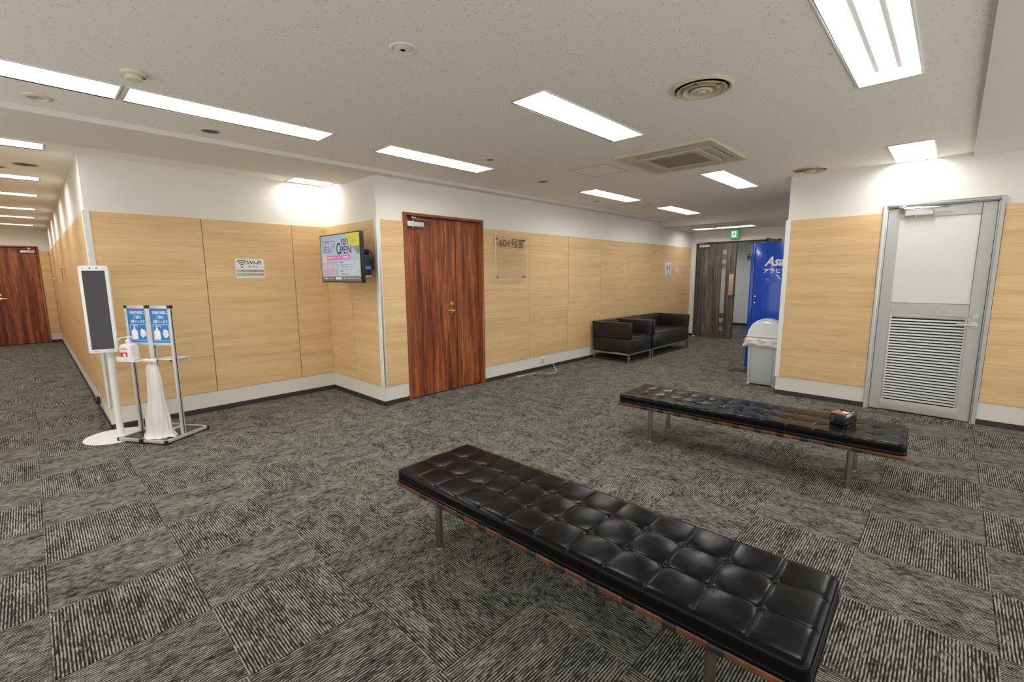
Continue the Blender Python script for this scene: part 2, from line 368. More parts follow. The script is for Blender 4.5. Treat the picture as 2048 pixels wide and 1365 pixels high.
# ------------------------------------------------------------------ floor of carpet tiles
floor = struct('floor', box(XL, 14.2, YN, YF + .2, -.10, -.008), plain('floor_screed', (.1, .1, .1), .9), 'grey ribbed carpet tile floor laid in quarter-turned squares', 'floor')
tile_me = box(.0004, .4996, .0004, .4996, -.008, 0).mesh('carpet_tile', M_CARPET, bev=.0006, seg=1)
def in_room(x0, x1, y0, y1):
    cx, cy = (x0 + x1) / 2, (y0 + y1) / 2
    if cx < XL + .2 or cy < YN + .2 or cy > YF or cx > 14.3: return False
    if cy > 0: return cx < XA + .3
    if cx > 11.1: return -4.2 < cy < .2
    if cy > Y6 + .26: return cx < XC + .2
    if cy < YR - .2: return cx < XR + .2
    return True
cells = []
for i in range(-4, 29):
    for j in range(-18, 19):
        x0, y0 = i * .5, j * .5
        if not in_room(x0, x0 + .5, y0, y0 + .5): continue
        cx, cy = x0 + .25, y0 + .25
        d = Vector((cx, cy, 0)) - CAM; dep = d.dot(_f)
        vis = dep > .5 and abs(d.dot(_r2)) / dep < 1.3 and abs(d.dot(_u2)) / dep < .95
        cells.append(((0 if vis else 1), d.length, x0, y0))
cells.sort()
rest = G()
for n, (nv, dist, x0, y0) in enumerate(cells):
    if n < 300 and nv == 0: obj('carpet_tile', tile_me, None, floor, loc=(x0, y0, 0))
    else: rest.box(x0 + .0004, x0 + .4996, y0 + .0004, y0 + .4996, -.008, 0)
ro = obj('carpet_tile_field', rest, M_CARPET, floor); ro['kind'] = 'stuff'

# ------------------------------------------------------------------ ceiling with openings for the lamps
LIGHTS = [  # x0, x1, y0, y1, label
 (2.392, 3.640, -5.518, -5.212, 'large recessed ceiling light with two lamp bars, nearest the louvred grey door'),
 (2.336, 3.575, -3.872, -3.578, 'recessed ceiling light in the middle row, above the near end of the front bench'),
 (2.325, 3.550, -2.205, -1.905, 'recessed ceiling light in front of the rosewood double door'),
 (.612, 1.850, -2.185, -1.880, 'recessed ceiling light beside the round dark speaker, right one of a joined pair'),
 (-.640, .590, -2.185, -1.880, 'recessed ceiling light cut by the left photo edge, left one of a joined pair'),
 (5.29, 6.52, -2.29, -1.99, 'recessed ceiling light above the armchair'),
 (7.43, 8.67, -2.32, -2.02, 'recessed ceiling light nearest the dropped ceiling, above the two-seat sofa'),
 (5.345, 6.59, -3.86, -3.58, 'recessed ceiling light between the air conditioner and the waste bin'),
 (5.405, XR - .008, -5.525, -5.20, 'ceiling light set against the wall above the louvred grey door'),
 (2.262, 2.715, -.365, -.03, 'short ceiling light in the corner above the wall television'),
]
for k, yc in enumerate((-.10, 1.735, 3.24, 5.01, 6.48, 8.22)):
    nm = ['first', 'second', 'third', 'fourth', 'fifth', 'sixth and last'][k]
    LIGHTS.append((-.93, .31, yc - .15, yc + .15, 'corridor ceiling light, %s in the row counted from the lobby' % nm))
HID = []
holes = [(a[0], a[1], a[2], a[3]) for a in LIGHTS] + HID
AIRV = [(2.97, -4.555, .175, 'round multi-ring air diffuser between the two nearest ceiling lights'), (5.975, -4.525, .16, 'round air diffuser close to the wall corner above the waste bin')]
ceil_g = plate_with_holes(XL, 9.27, YN, YF, holes, lambda a, b: (a, b, H))
ceiling = struct('ceiling', ceil_g, M_CEIL, 'speckled off-white mineral board ceiling', 'ceiling')
obj('void_cover', box(XL, XE + .3, YN, YF + .2, H + .12, H + .16), plain('slab_concrete', (.3, .3, .3), .9), ceiling)
DZ = 2.41
FARL = (10.08, 10.38, -2.76, -1.53)
dg = plate_with_holes(9.27, XE, -4.5, Y6 + .1, [FARL], lambda a, b: (a, b, DZ))
dg.add([(9.27, -4.5, DZ), (9.27, Y6 + .1, DZ), (9.27, Y6 + .1, H), (9.27, -4.5, H)], [(0, 1, 2, 3)])
struct('ceiling', dg, M_SOFFIT, 'dropped ceiling in front of the dark double door', 'ceiling')
struct('trim_1', G().box(XL, XC, -1.36, -.5, 2.512, H + .01).box(XC, 9.27, -1.36, Y6 + .02, 2.512, H + .01), M_SOFFIT, 'flat cream ceiling band running along the left side of the lobby', 'ceiling trim')
struct('trim_2', box(XL, XR, YN, -5.765, 2.518, H + .01), M_SOFFIT, 'flat cream lowered band of ceiling at the right edge', 'ceiling trim')

def fixture(x0, x1, y0, y1, label, z=H, bars=False, along='x'):
    cx, cy = (x0 + x1) / 2, (y0 + y1) / 2; hx, hy = (x1 - x0) / 2, (y1 - y0) / 2
    t = thing('ceiling_light', label, 'ceiling light', (cx, cy, z), 0, 'recessed ceiling lights')
    f = G(); r = .012
    f.box(-hx, hx, -hy, -hy + r, -.006, .004).box(-hx, hx, hy - r, hy, -.006, .004).box(-hx, -hx + r, -hy + r, hy - r, -.006, .004).box(hx - r, hx, -hy + r, hy - r, -.006, .004)
    obj('frame', f, M_WHITE, t, bev=.0015, seg=1)
    a, b = hx - r, hy - r; D = .055; e = .02
    ax_, by_ = (a - .045, b - e)
    h = G().add([(-a, -b, 0), (a, -b, 0), (a, b, 0), (-a, b, 0), (-ax_, -by_, D), (ax_, -by_, D), (ax_, by_, D), (-ax_, by_, D)], [(0, 1, 5, 4), (1, 2, 6, 5), (2, 3, 7, 6), (3, 0, 4, 7)])
    h.add([(-a - .008, -b - .008, 0), (a + .008, -b - .008, 0), (a + .008, b + .008, 0), (-a - .008, b + .008, 0), (-a, -b, D + .02), (a, -b, D + .02), (a, b, D + .02), (-a, b, D + .02)], [(0, 4, 5, 1), (1, 5, 6, 2), (2, 6, 7, 3), (3, 7, 4, 0), (4, 7, 6, 5)])
    obj('housing', h, M_LAMPH, t)
    obj('diffuser', G().add([(-ax_, -by_, D), (ax_, -by_, D), (ax_, by_, D), (-ax_, by_, D)], [(0, 1, 2, 3)]), M_LAMP, t)
    if bars:
        for s in (-1, 1):
            obj('lamp_bar', G().box(-ax_ + .02, ax_ - .02, s * .050 - .014, s * .050 + .014, D - .02, D - .006), plain('lamp_bar_grey', (.88, .88, .87), .5), t, bev=.006, seg=3)
    return t
for k, L in enumerate(LIGHTS): fixture(*L, bars=(k == 0))
fixture(*FARL, 'thin ceiling light across the dropped ceiling before the dark double door', z=DZ)

# ------------------------------------------------------------------ walls
D1 = (3.055, 4.263); D3 = (-6.016, -5.148)
def wains(wall, ax, c, out, spans, z0=WB, z1=WT):
    """oak veneer panels standing 12 mm proud of a wall, one object per panel."""
    for a, b in spans:
        t0, t1 = sorted((c + out * .002, c + out * .012))
        g = box(a + .003, b - .003, t0, t1, z0 + .003, z1) if ax == 'y' else box(t0, t1, a + .003, b - .003, z0 + .003, z1)
        obj('oak_panel', g, M_OAK, wall, bev=.001, seg=1)
    a, b = spans[0][0], spans[-1][1]; t0, t1 = sorted((c, c + out * .002))
    g = G()
    for a, b in spans:
        if ax == 'y': g.box(a, b, t0, t1, z0, z1 - .002)
        else: g.box(t0, t1, a, b, z0, z1 - .002)
    obj('panel_backing', g, M_BROWNGAP, wall)
def spans(a, b, seams): s = [a] + list(seams) + [b]; return list(zip(s, s[1:]))
w = struct('wall_alcove', wall_slab('y', 0, .12, XA, XC + .12, 0, H + .02), M_WALL, 'alcove wall with oak panels behind the hand sanitiser stand', 'wall')
wains(w, 'y', 0, -1, spans(XA + .03, XC - .0, (1.405, 2.315)))
w = struct('wall_alcove_side', wall_slab('x', XC, .12, Y6 + .12, 0, 0, H + .02), M_WALL, 'short side wall with oak panels behind the television', 'wall')
wains(w, 'x', XC, -1, spans(Y6 + .03, -.012, (-.61,)))
w = struct('wall_lobby', wall_slab('y', Y6, .12, XC, XE + .12, 0, H + .02, [(D1[0] + .02, D1[1] - .02, 0, 2.14)]), M_WALL, 'long lobby wall with oak panels behind the sofas', 'wall')
wains(w, 'y', Y6, -1, [(XC + .03, D1[0])]); wains(w, 'y', Y6, -1, spans(D1[1], XE, (5.18, 6.122, 7.064, 8.006, 8.945, 9.884)))
w = struct('wall_corridor_right', wall_slab('x', XA, .12, .12, YF, 0, H + .02), M_WALL, 'right-hand corridor wall with oak panels', 'wall')
wains(w, 'x', XA, -1, spans(.03, YF - .0, [.94 * k for k in range(1, 10)]))
D2 = (-.87, .33)
w = struct('wall_corridor_end', wall_slab('y', YF, .12, XL - .1, XA + .12, 0, H + .02, [(D2[0] + .02, D2[1] - .02, 0, 2.14)]), M_WALL, 'end wall of the corridor around the far rosewood door', 'wall')
wains(w, 'y', YF, -1, [(D2[1], XA - .012)]); wains(w, 'y', YF, -1, [(XL, D2[0])])
w = struct('wall_corridor_added', wall_slab('x', XL, -.12, 0, YF, 0, H + .02), M_WALL, 'unseen left-hand corridor wall with oak panels, added to warm the light', 'wall')  # unseen wall added to block background light and warm the corridor
wains(w, 'x', XL, 1, spans(0, YF, [.94 * k for k in range(1, 10)]))
w = struct('wall_right', G().box(XR, XR + .12, YR - .001, D3[1] - .02, 0, H + .02).box(XR, XR + .12, D3[1] - .02, D3[0] + .02, 2.12, H + .02).box(XR, XR + .12, -6.37, D3[0] + .02, 0, H + .02).box(XR, XR + .12, -7.4, -6.37, 2.14, H + .02), M_WALL, 'right wall with oak panels either side of the louvred grey door', 'wall')
wains(w, 'x', XR, -1, [(D3[1], YR - .03)]); wains(w, 'x', XR, -1, [(-6.36, D3[0])])
w = struct('wall_recess_side', wall_slab('y', YR, -.12, XR + .12, 8.9, 0, H + .02), M_WALL, 'wall behind the blue vending machine', 'wall')
D4 = (-3.10, -1.355)
struct('wall_lobby_end', wall_slab('x', XE, .12, YR, Y6, 0, H + .02, [(D4[0], D4[1], 0, 2.165)]), M_WALL, 'end wall around the dark double door', 'wall')
# plinths are the bare wall; a strip of cream vinyl board under the panels
def plinth(n, ax, c, out, a, b, side):
    t0, t1 = sorted((c, c + out * .004))
    t2, t3 = sorted((c, c + out * .009))
    g = G()
    if ax == 'y': g.box(a, b, t0, t1, BT, WB)
    else: g.box(t0, t1, a, b, BT, WB)
    struct('trim_%d' % n, g, M_PLINTH, 'cream plinth board below the oak panels, %s' % side, 'plinth')
    g = box(a, b, t2, t3, 0, BT) if ax == 'y' else box(t2, t3, a, b, 0, BT)
    struct('baseboard_' + side.replace(' ', '_').replace('-', '_'), g, M_BASEB, 'dark brown baseboard, %s' % side, 'baseboard', bev=.0015, seg=1)
plinth(3, 'y', 0, -1, XA - .009, XC, 'alcove'); plinth(4, 'x', XC, -1, Y6 - .009, 0, 'alcove side'); plinth(5, 'y', Y6, -1, XC - .009, D1[0], 'lobby before door')
plinth(6, 'y', Y6, -1, D1[1], XE, 'lobby behind sofas'); plinth(7, 'x', XA, -1, -.009, YF, 'corridor'); plinth(8, 'y', YF, -1, D2[1], XA, 'corridor end')
plinth(9, 'x', XR, -1, D3[1], YR + .004, 'right of waste bin'); plinth(10, 'x', XR, -1, -6.36, D3[0], 'right of grey door')
struct('baseboard_recess', box(XR, 8.9, YR, YR + .009, 0, BT), M_BASEB, 'dark brown baseboard behind the vending machine', 'baseboard')
struct('baseboard_end', G().box(XE - .009, XE, D4[1], Y6, 0, BT).box(XE - .009, XE, YR, D4[0], 0, BT), M_BASEB, 'dark brown baseboard beside the dark double door', 'baseboard')
# white corner guards
def guard(n, x, y, sx, sy, label):
    t = .016; L = .033
    g = G().box(*sorted((x, x + sx * t)), *sorted((y - sy * L, y + sy * t)), WB - .004, WT + .004).box(*sorted((x - sx * L, x)), *sorted((y, y + sy * t)), WB - .004, WT + .004)
    struct('trim_%d' % n, g, M_WHITE, label, 'corner guard', bev=.002, seg=1)
guard(11, XA, 0, -1, -1, 'white corner guard behind the screen on a pole')
guard(12, XC, Y6, -1, -1, 'white corner guard between television and rosewood door')
guard(13, XR, YR, -1, 1, 'white corner guard beside the waste bin')

# ------------------------------------------------------------------ doors
def closer(parent, mapf, body, arm, label='door closer'):
    """mapf(a, d, z): a along the wall, d out of the wall."""
    a0, a1, z0, z1 = body
    def bx(a0, a1, d0, d1, z0, z1):
        return G().hexa([mapf(a0, d0, z0), mapf(a1, d0, z0), mapf(a1, d1, z0), mapf(a0, d1, z0)], [mapf(a0, d0, z1), mapf(a1, d0, z1), mapf(a1, d1, z1), mapf(a0, d1, z1)])
    b = obj('door_closer', bx(a0, a1, .0, .045, z0, z1), M_ALU_L, parent, bev=.004, label='silver hydraulic closer')
    s = 1 if arm[1] > arm[0] else -1
    g = G().tube([mapf(arm[0], .035, arm[2]), mapf(arm[1], .055, arm[2] - .02)], .007, 8); g.tube([mapf(arm[0] + s * .01, .06, arm[2] - .012), mapf(arm[1], .06, arm[2] - .02)], .005, 8)
    obj('closer_arm', g, M_CHROME, b, smooth=True)
    g = bx(*sorted((arm[0] - s * .03, arm[0] + s * .03)), .0, .06, arm[2] - .004, arm[2] + .012)
    obj('closer_bracket', g, M_CHROME, b, bev=.002)
    m = (a0 + a1) / 2; m = a0 + (a1 - a0) * .4
    g = G(); g.tube([mapf(m, .022, z0 - .012), mapf(m, .022, z0)], .009, 10); g.tube([mapf(m, .022, z1), mapf(m, .022, z1 + .03)], .009, 10)
    obj('closer_spindle', g, M_CHROME, b, smooth=True)
def bxm(mapf, a0, a1, d0, d1, z0, z1):
    return G().hexa([mapf(a0, d0, z0), mapf(a1, d0, z0), mapf(a1, d1, z0), mapf(a0, d1, z0)], [mapf(a0, d0, z1), mapf(a1, d0, z1), mapf(a1, d1, z1), mapf(a0, d1, z1)])
def rosewood_door(n, mapf, W, Hh, label, flip=False):
    """a in 0..W; main leaf on the left unless flipped."""
    t = thing('door_%d' % n, label, 'door', kind='structure')
    mf = (lambda a, d, z: mapf(W - a, d, z)) if flip else mapf
    fw = .038; g = G()
    for a0, a1, z0, z1 in ((0, fw, 0, Hh), (W - fw, W, 0, Hh), (fw, W - fw, Hh - .030, Hh)):
        q = bxm(mf, a0, a1, -.115, .022, z0, z1); g.add(q.v, q.f)
    obj('door_frame', g, M_ROSE_TRIM, t, bev=.002, seg=1)
    sp = .775; top = Hh - .034
    l1 = obj('door_leaf', bxm(mf, fw + .003, sp - .004, -.075, -.035, .008, top), M_ROSE, t, bev=.0015, seg=1)
    l2 = obj('door_leaf', bxm(mf, sp + .004, W - fw - .003, -.078, -.038, .008, top), M_ROSE, t, bev=.0015, seg=1)
    obj('meeting_strip', bxm(mf, sp + .004, sp + .040, -.038, -.030, .008, top), M_ROSE_TRIM, l2)
    closer(l1, lambda a, d, z: mf(a, d - .035, z), (fw + .02, fw + .245, top - .115, top - .060), (fw + .10, fw + .385, top - .02))
    a = sp - .085
    q = G().tube([mf(a, -.035, 1.105), mf(a, -.027, 1.105)], .029, 24).tube([mf(a, -.027, 1.105), mf(a, -.012, 1.105)], .017, 16); obj('deadbolt', q, M_BRASS, l1, smooth=True)
    q = G().tube([mf(a, -.035, 1.02), mf(a, -.027, 1.02)], .029, 24).tube([mf(a, -.03, 1.02), mf(a, .012, 1.02)], .010, 12).tube([mf(a + .012, .012, 1.02), mf(a - .04, .016, 1.021), mf(a - .105, .012, 1.018)], [.011, .010, .009], 12)
    obj('door_lever', q, M_BRASS, l1, smooth=True)
    obj('door_sill', bxm(mf, fw, W - fw, -.115, -.02, -.006, .004), M_BASEB, t)
    return t
rosewood_door(1, lambda a, d, z: (D1[0] + a, Y6 - d, z), D1[1] - D1[0], 2.162, 'rosewood double door with brass lever in the lobby wall')
rosewood_door(2, lambda a, d, z: (D2[0] + a, YF - d, z), D2[1] - D2[0], 2.162, 'far rosewood door at the end of the corridor', flip=True)
# near-black sheets painted as the unlit space behind closed doors
struct('void_backing', G().box(D1[0], D1[1], Y6 + .12, Y6 + .14, 0, 2.2).box(D2[0], D2[1], YF + .12, YF + .14, 0, 2.2).box(XR + .12, XR + .14, D3[0], D3[1], 0, 2.2), plain('dark_void', (.02, .02, .02), .9), 'near-black sheets painted as the unlit space behind doors', 'wall')

# grey aluminium door with louvre
mg = lambda a, d, z: (XR - d, D3[1] - a, z)
t3 = thing('door_3', 'grey aluminium door with white upper panel and louvred lower half', 'door', kind='structure')
Wd = D3[1] - D3[0]
g = G()
for a0, a1, z0, z1 in ((0, .030, 0, 2.14), (Wd - .030, Wd, 0, 2.14), (.03, Wd - .03, 2.115, 2.14)):
    q = bxm(mg, a0, a1, -.10, .024, z0, z1); g.add(q.v, q.f)
obj('door_frame', g, M_ALU, t3, bev=.002, seg=1)
g = G()
for a0, a1, z0, z1 in ((.030, .042, 0, 2.103), (Wd - .042, Wd - .030, 0, 2.103), (.03, Wd - .03, 2.103, 2.115)):
    q = bxm(mg, a0, a1, -.10, .010, z0, z1); g.add(q.v, q.f)
obj('door_stop', g, M_ALU, t3, bev=.001, seg=1)
d0, d1 = -.045, -.008
lf = obj('door_leaf', bxm(mg, .045, .140, d0, d1, .008, 2.098), M_ALU, t3, bev=.002, seg=1, label='hinge stile of the door')
g = bxm(mg, Wd - .145, Wd - .045, d0, d1, .008, 2.098); q = bxm(mg, .140, Wd - .145, d0, d1, 1.998, 2.098); g.add(q.v, q.f)
q = bxm(mg, .140, Wd - .145, d0, d1, 1.025, 1.142); g.add(q.v, q.f)
q = bxm(mg, .140, Wd - .145, d0, d1 , .012, .10); g.add(q.v, q.f)
obj('leaf_rails', g, M_ALU, t3, bev=.002, seg=1)
obj('infill_panel', bxm(mg, .140, Wd - .145, d0 + .01, d1 - .012, 1.142, 1.998), M_PANELW, t3)
obj('panel_bead', bxm(mg, .140, Wd - .145, d1 - .012, d1 - .002, 1.142, 1.150), plain('tan_bead', (.35, .26, .15), .6), t3)
obj('kick_plate', bxm(mg, .125, Wd - .128, d1, d1 + .006, .020, .125), M_ALU, t3, bev=.001)
g = G()
for a0, a1, z0, z1 in ((.140, .158, .125, 1.025), (Wd - .163, Wd - .145, .125, 1.025), (.158, Wd - .163, .995, 1.025)):
    q = bxm(mg, a0, a1, d0, d1 + .004, z0, z1); g.add(q.v, q.f)
obj('louvre_frame', g, M_ALU, t3, bev=.002, seg=1)
obj('louvre_shade', bxm(mg, .15, Wd - .155, d0 + .002, d0 + .006, .11, 1.0), plain('dark_void', (.02, .02, .02), .9), t3)  # near-black sheet painted as the shade behind the slats
a0, a1 = .158, Wd - .163; ns = 29; zs = .135; st = (.993 - .135) / ns
prof = [(-.034, st * .35), (-.030, st * .62), (-.012, st * .66), (-.004, st * .40), (-.003, st * .10), (-.008, st * .0), (-.020, st * .05)]
g = G(); n = len(prof)
g.add([mg(a0, p, z) for p, z in prof] + [mg(a1, p, z) for p, z in prof], [tuple(range(n)), tuple(range(2 * n - 1, n - 1, -1))] + [(i, (i + 1) % n, n + (i + 1) % n, n + i) for i in range(n)])
slat_me = g.mesh('louvre_slat', M_ALU_L, smooth=True)
for k in range(ns): obj('louvre_slat', slat_me, None, t3, loc=(0, 0, zs + k * st))
closer(t3, lambda a, d, z: mg(a, d + d1, z), (.175, .385, 2.015, 2.075), (.155, .50, 2.097))
a = Wd - .095
g = G().tube([mg(a, d1, 1.036), mg(a, d1 + .012, 1.036)], .026, 24); g.tube([mg(a, d1 + .012, 1.036), mg(a, d1 + .018, 1.036)], .014, 16); obj('lock_cylinder', g, M_NICKEL, t3, smooth=True)
g = G().tube([mg(a, d1, .953), mg(a, d1 + .008, .953)], .026, 24); g.tube([mg(a, d1, .953), mg(a, d1 + .045, .953)], .009, 12); g.tube([mg(a + .01, d1 + .045, .953), mg(a - .05, d1 + .05, .954), mg(a - .125, d1 + .045, .952)], .0095, 12)
obj('door_lever', g, M_ALU_L, t3, smooth=True)
# black opening frame past the grey door, at the frame's edge
struct('door_5', G().box(XR - .03, XR + .12, -6.40, -6.36, 0, 2.16).box(XR - .03, XR + .12, -7.42, -7.38, 0, 2.16).box(XR - .03, XR + .12, -7.38, -6.40, 2.12, 2.16).box(XR + .02, XR + .06, -7.38, -6.40, 0, 2.12), plain('black_lacquer', (.012, .011, .010), .4), 'black door at the far right edge beyond the grey door', 'door')

# dark double door at lobby end
m4 = lambda a, d, z: (XE - d, D4[1] - a, z)
t4 = thing('door_4', 'dark zebra-grain double door with narrow glass panes, one leaf open', 'door', kind='structure')
Wt = D4[1] - D4[0]
g = G()
for a0, a1, z0, z1 in ((0, .018, 0, 2.165), (Wt - .018, Wt, 0, 2.165), (.018, Wt - .018, 2.135, 2.165)):
    q = bxm(m4, a0, a1, -.12, .012, z0, z1); g.add(q.v, q.f)
obj('door_frame', g, plain('dark_door_frame', (.045, .038, .033), .5), t4, bev=.002, seg=1)
PANES = [(.575, .675, 1.885, 2.0), (.575, .675, 1.68, 1.795), (.575, .675, .57, 1.585), (.575, .675, .365, .465), (.575, .675, .165, .265)]
def leaf4(parent, mp):
    g = G(); xs = sorted({.02, .875, .575, .675}); zs = sorted({.008, 2.132} | {v for h in PANES for v in h[2:]})
    for a, b in zip(xs, xs[1:]):
        for p, q_ in zip(zs, zs[1:]):
            if any(h[0] <= a and b <= h[1] and h[2] < (p + q_) / 2 < h[3] for h in PANES): continue
            q = bxm(mp, a, b, -.045, -.005, p, q_); g.add(q.v, q.f)
    l = obj('door_leaf', g, M_ZEBRA, parent)
    for h in PANES: obj('glass_pane', bxm(mp, h[0] + .001, h[1] - .001, -.028, -.022, h[2] + .001, h[3] - .001), M_GLASSG, l)
    obj('pull_handle', bxm(mp, .765, .862, -.004, .030, .975, 1.444), plain('pale_wood_pull', (.62, .40, .22), .45), l, bev=.004, label='pale wooden pull bar')
    obj('edge_strip', bxm(mp, .8755, .880, -.046, -.004, .008, 2.132), M_BLACKP, l)
    return l
l1 = leaf4(t4, m4)
closer(l1, lambda a, d, z: m4(a, d - .005, z), (.075, .30, 2.055, 2.105), (.05, .26, 2.145))
mo = lambda a, d, z: (XE - .02 - a * .99, D4[0] + .03 - d - .03, z)          # open leaf swung into the lobby
l2 = leaf4(t4, mo)
closer(t4, lambda a, d, z: m4(Wt - a, d, z), (.05, .12, 2.10, 2.13), (.10, .62, 2.125))
obj('floor_stop', box(XE - .10, XE - .02, -1.43, -1.375, 0, .02), M_WHITEP, t4, bev=.004)
# room beyond
struct('wall_beyond', G().box(13.9, 14.0, -4.2, .2, 0, 2.5).box(XE + .12, 14, .2, .3, 0, 2.5).box(XE + .12, 14, -4.3, -4.2, 0, 2.5), plain('pale_grey_wall', (.80, .82, .79), .8, 0, .02), 'pale grey wall seen through the open dark door', 'wall')
struct('baseboard_beyond', box(13.89, 13.9, -4.2, .2, 0, .07), M_BASEB, 'dark baseboard of the room beyond', 'baseboard')
struct('ceiling', plate_with_holes(XE + .12, 14, -4.3, .3, [(12.2, 12.5, -3.2, -1.96), (12.2, 12.5, -1.2, .04)], lambda a, b: (a, b, 2.44)), plain('grey_ceiling', (.6, .6, .58), .9), 'ceiling of the room beyond the dark door', 'ceiling')
fixture(12.2, 12.5, -3.2, -1.96, 'ceiling light in the room beyond the dark double door', z=2.44)
fixture(12.2, 12.5, -1.2, .04, 'second ceiling light in the room beyond the dark double door', z=2.44)
obj('void_cover', box(XE + .12, 14.1, -4.3, .3, 2.53, 2.56), plain('slab_concrete', (.3, .3, .3), .9), ceiling)
rn = thing('room_number', 'black numeral six on the wall beyond the dark door', 'sign', (13.9, -1.549, 1.813))
writing('numeral', '6', rn, M_BLACKP, 0, 0, .118, .195, lambda x, z, d: (-.004 - d, -x, z))

# ------------------------------------------------------------------ ceiling fittings
def disc_thing(name, label, cat, x, y, z=H, group=None): return thing(name, label, cat, (x, y, z), 0, group)
t = disc_thing('downlight', 'round recessed downlight, unlit, in the middle of the ceiling', 'downlight', 1.472, -3.70)
obj('trim_ring', G().lathe([(.046, .0), (.050, -.006), (.062, -.005), (.066, 0)], n=40), M_WHITEP, t, smooth=True)
obj('reflector', G().lathe([(.046, 0), (.044, .015), (.030, .045), (.018, .05), (0, .05)], n=40), M_WHITE, t, smooth=True)
obj('lamp', G().lathe([(0, .005), (.012, .010), (.018, .03), (.012, .05)], n=20), M_WHITEP, t, smooth=True)
# the ceiling plate is solid there, so the reflector sits in a shallow dish
for c in t.children:
    if c.name.startswith(('reflector', 'lamp')): c.scale = (1, 1, -.12); c.location.z = -.002
def smoke(x, y, label, z=H):
    t = disc_thing('smoke_detector', label, 'smoke detector', x, y, z, 'smoke detectors')
    obj('base', G().lathe([(.0, 0), (.056, 0), (.056, -.012), (.050, -.016), (0, -.016)], n=36), M_IVORY2, t, smooth=True)
    obj('sensor_head', G().lathe([(0, -.016), (.034, -.016), (.034, -.024), (.040, -.028), (.038, -.036), (.026, -.040), (0, -.041)], n=36), M_IVORY2, t, smooth=True)
    obj('indicator', G().lathe([(0, -.016), (.006, -.016), (.005, -.021), (0, -.022)], (.046, .0, 0), n=12), M_GREYD, t, smooth=True)
smoke(.607, -2.435, 'round smoke detector near the left pair of ceiling lights')
smoke(8.34, -3.18, 'small round smoke detector ahead of the dropped ceiling')
smoke(9.87, -2.12, 'round smoke detector on the dropped ceiling', DZ)
def speaker(x, y, r, label, mat_ring, z=H):
    t = disc_thing('ceiling_speaker', label, 'speaker', x, y, z, 'round ceiling speakers')
    obj('ring', G().lathe([(r * .84, -.001), (r * .86, -.007), (r * .97, -.005), (r, 0)], n=44), mat_ring, t, smooth=True)
    obj('grille', G().lathe([(0, -.005), (r * .6, -.0045), (r * .85, -.003)], n=44), M_GREYD, t, smooth=True)
speaker(1.167, -1.575, .068, 'round dark-grilled speaker beside the long ceiling light of the left pair', M_IVORY)
speaker(4.42, -2.12, .068, 'round dark-grilled speaker before the square ceiling hatch', M_IVORY)
speaker(3.262, -2.434, .046, 'small round dark speaker beside the light before the rosewood door', M_IVORY2)
speaker(.20, .86, .10, 'round dark speaker in the corridor between the first two lights', M_IVORY)
speaker(.0, 1.16, .07, 'round ivory speaker in the corridor, cut by the photo edge', M_IVORY)
speaker(6.152, -1.723, .05, 'small round ivory fitting beyond the light above the armchair', M_IVORY)
speaker(6.975, -2.17, .04, 'small ivory fitting between the two farthest lights', M_IVORY)
t = disc_thing('emergency_light', 'round ivory emergency light near the left edge of the photo', 'emergency light', .254, -1.60)
obj('ring', G().lathe([(.040, -.003), (.045, -.010), (.066, -.007), (.072, 0)], n=40), M_IVORY2, t, smooth=True)
obj('lens', G().lathe([(0, -.008), (.02, -.007), (.040, -.003)], n=30), M_GLASS, t, smooth=True)
obj('lamp', G().lathe([(0, -.006), (.012, -.004), (.016, 0)], n=16), M_CHROME, t, smooth=True)
obj('test_button', G().lathe([(0, -.010), (.006, -.009), (.006, -.004)], (.054, 0, 0), n=12), M_GREYD, t, smooth=True)
for x, y, r, lb in AIRV:
    t = disc_thing('air_diffuser', lb, 'air vent', x, y, H, 'round air diffusers')
    obj('rim', G().lathe([(r * .84, -.001), (r * .86, -.012), (r * .93, -.016), (r, -.004), (r, 0)], n=56), M_IVORY, t, smooth=True)
    obj('throat', G().lathe([(0, -.0015), (r * .84, -.0015)], n=56), plain('diffuser_throat', (.10, .09, .08), .7), t)
    for q, (ra, rb, za, zb) in enumerate(((.66, .80, -.006, -.022), (.44, .60, -.008, -.030), (.0, .36, -.016, -.036))):
        pr = [(r * ra, za), (r * (ra + rb) / 2, (za + zb) / 2 - .004), (r * rb, zb), (r * rb, zb + .003), (r * max(ra, .001), za + .003)] if ra else [(0, zb), (r * .12, zb), (r * .14, zb + .006), (r * .3, zb + .004), (r * .36, zb + .012), (r * .34, zb + .016), (0, zb + .014)]
        obj('cone_ring', G().lathe(pr, n=56), M_IVORY, t, smooth=True)
    obj('spider_bracket', G().box(-r * .8, r * .8, -.004, .004, -.010, -.004).box(-.004, .004, -r * .8, r * .8, -.010, -.004), M_GREYD, t)
# cassette air conditioner
t = thing('ceiling_air_conditioner', 'square four-way cassette air conditioner, yellowed ivory, in the ceiling', 'air conditioner', (4.49, -3.755, H))
def rrect(hx, hy, r, n=6):
    p = []
    for cx, cy, a in ((hx - r, hy - r, 0), (-hx + r, hy - r, 90), (-hx + r, -hy + r, 180), (hx - r, -hy + r, 270)):
        for k in range(n + 1):
            q = math.radians(a + 90 * k / n); p.append((cx + r * math.cos(q), cy + r * math.sin(q)))
    return p
def ring_plate(outer, inner, z0, z1):
    n = len(outer); g = G(); v = [(*p, z0) for p in outer] + [(*p, z0) for p in inner] + [(*p, z1) for p in outer] + [(*p, z1) for p in inner]; f = []
    for i in range(n):
        j = (i + 1) % n
        f += [(i, j, n + j, n + i), (2 * n + i, 3 * n + i, 3 * n + j, 2 * n + j), (i, 2 * n + i, 2 * n + j, j), (n + i, n + j, 3 * n + j, 3 * n + i)]
    return g.add(v, f)
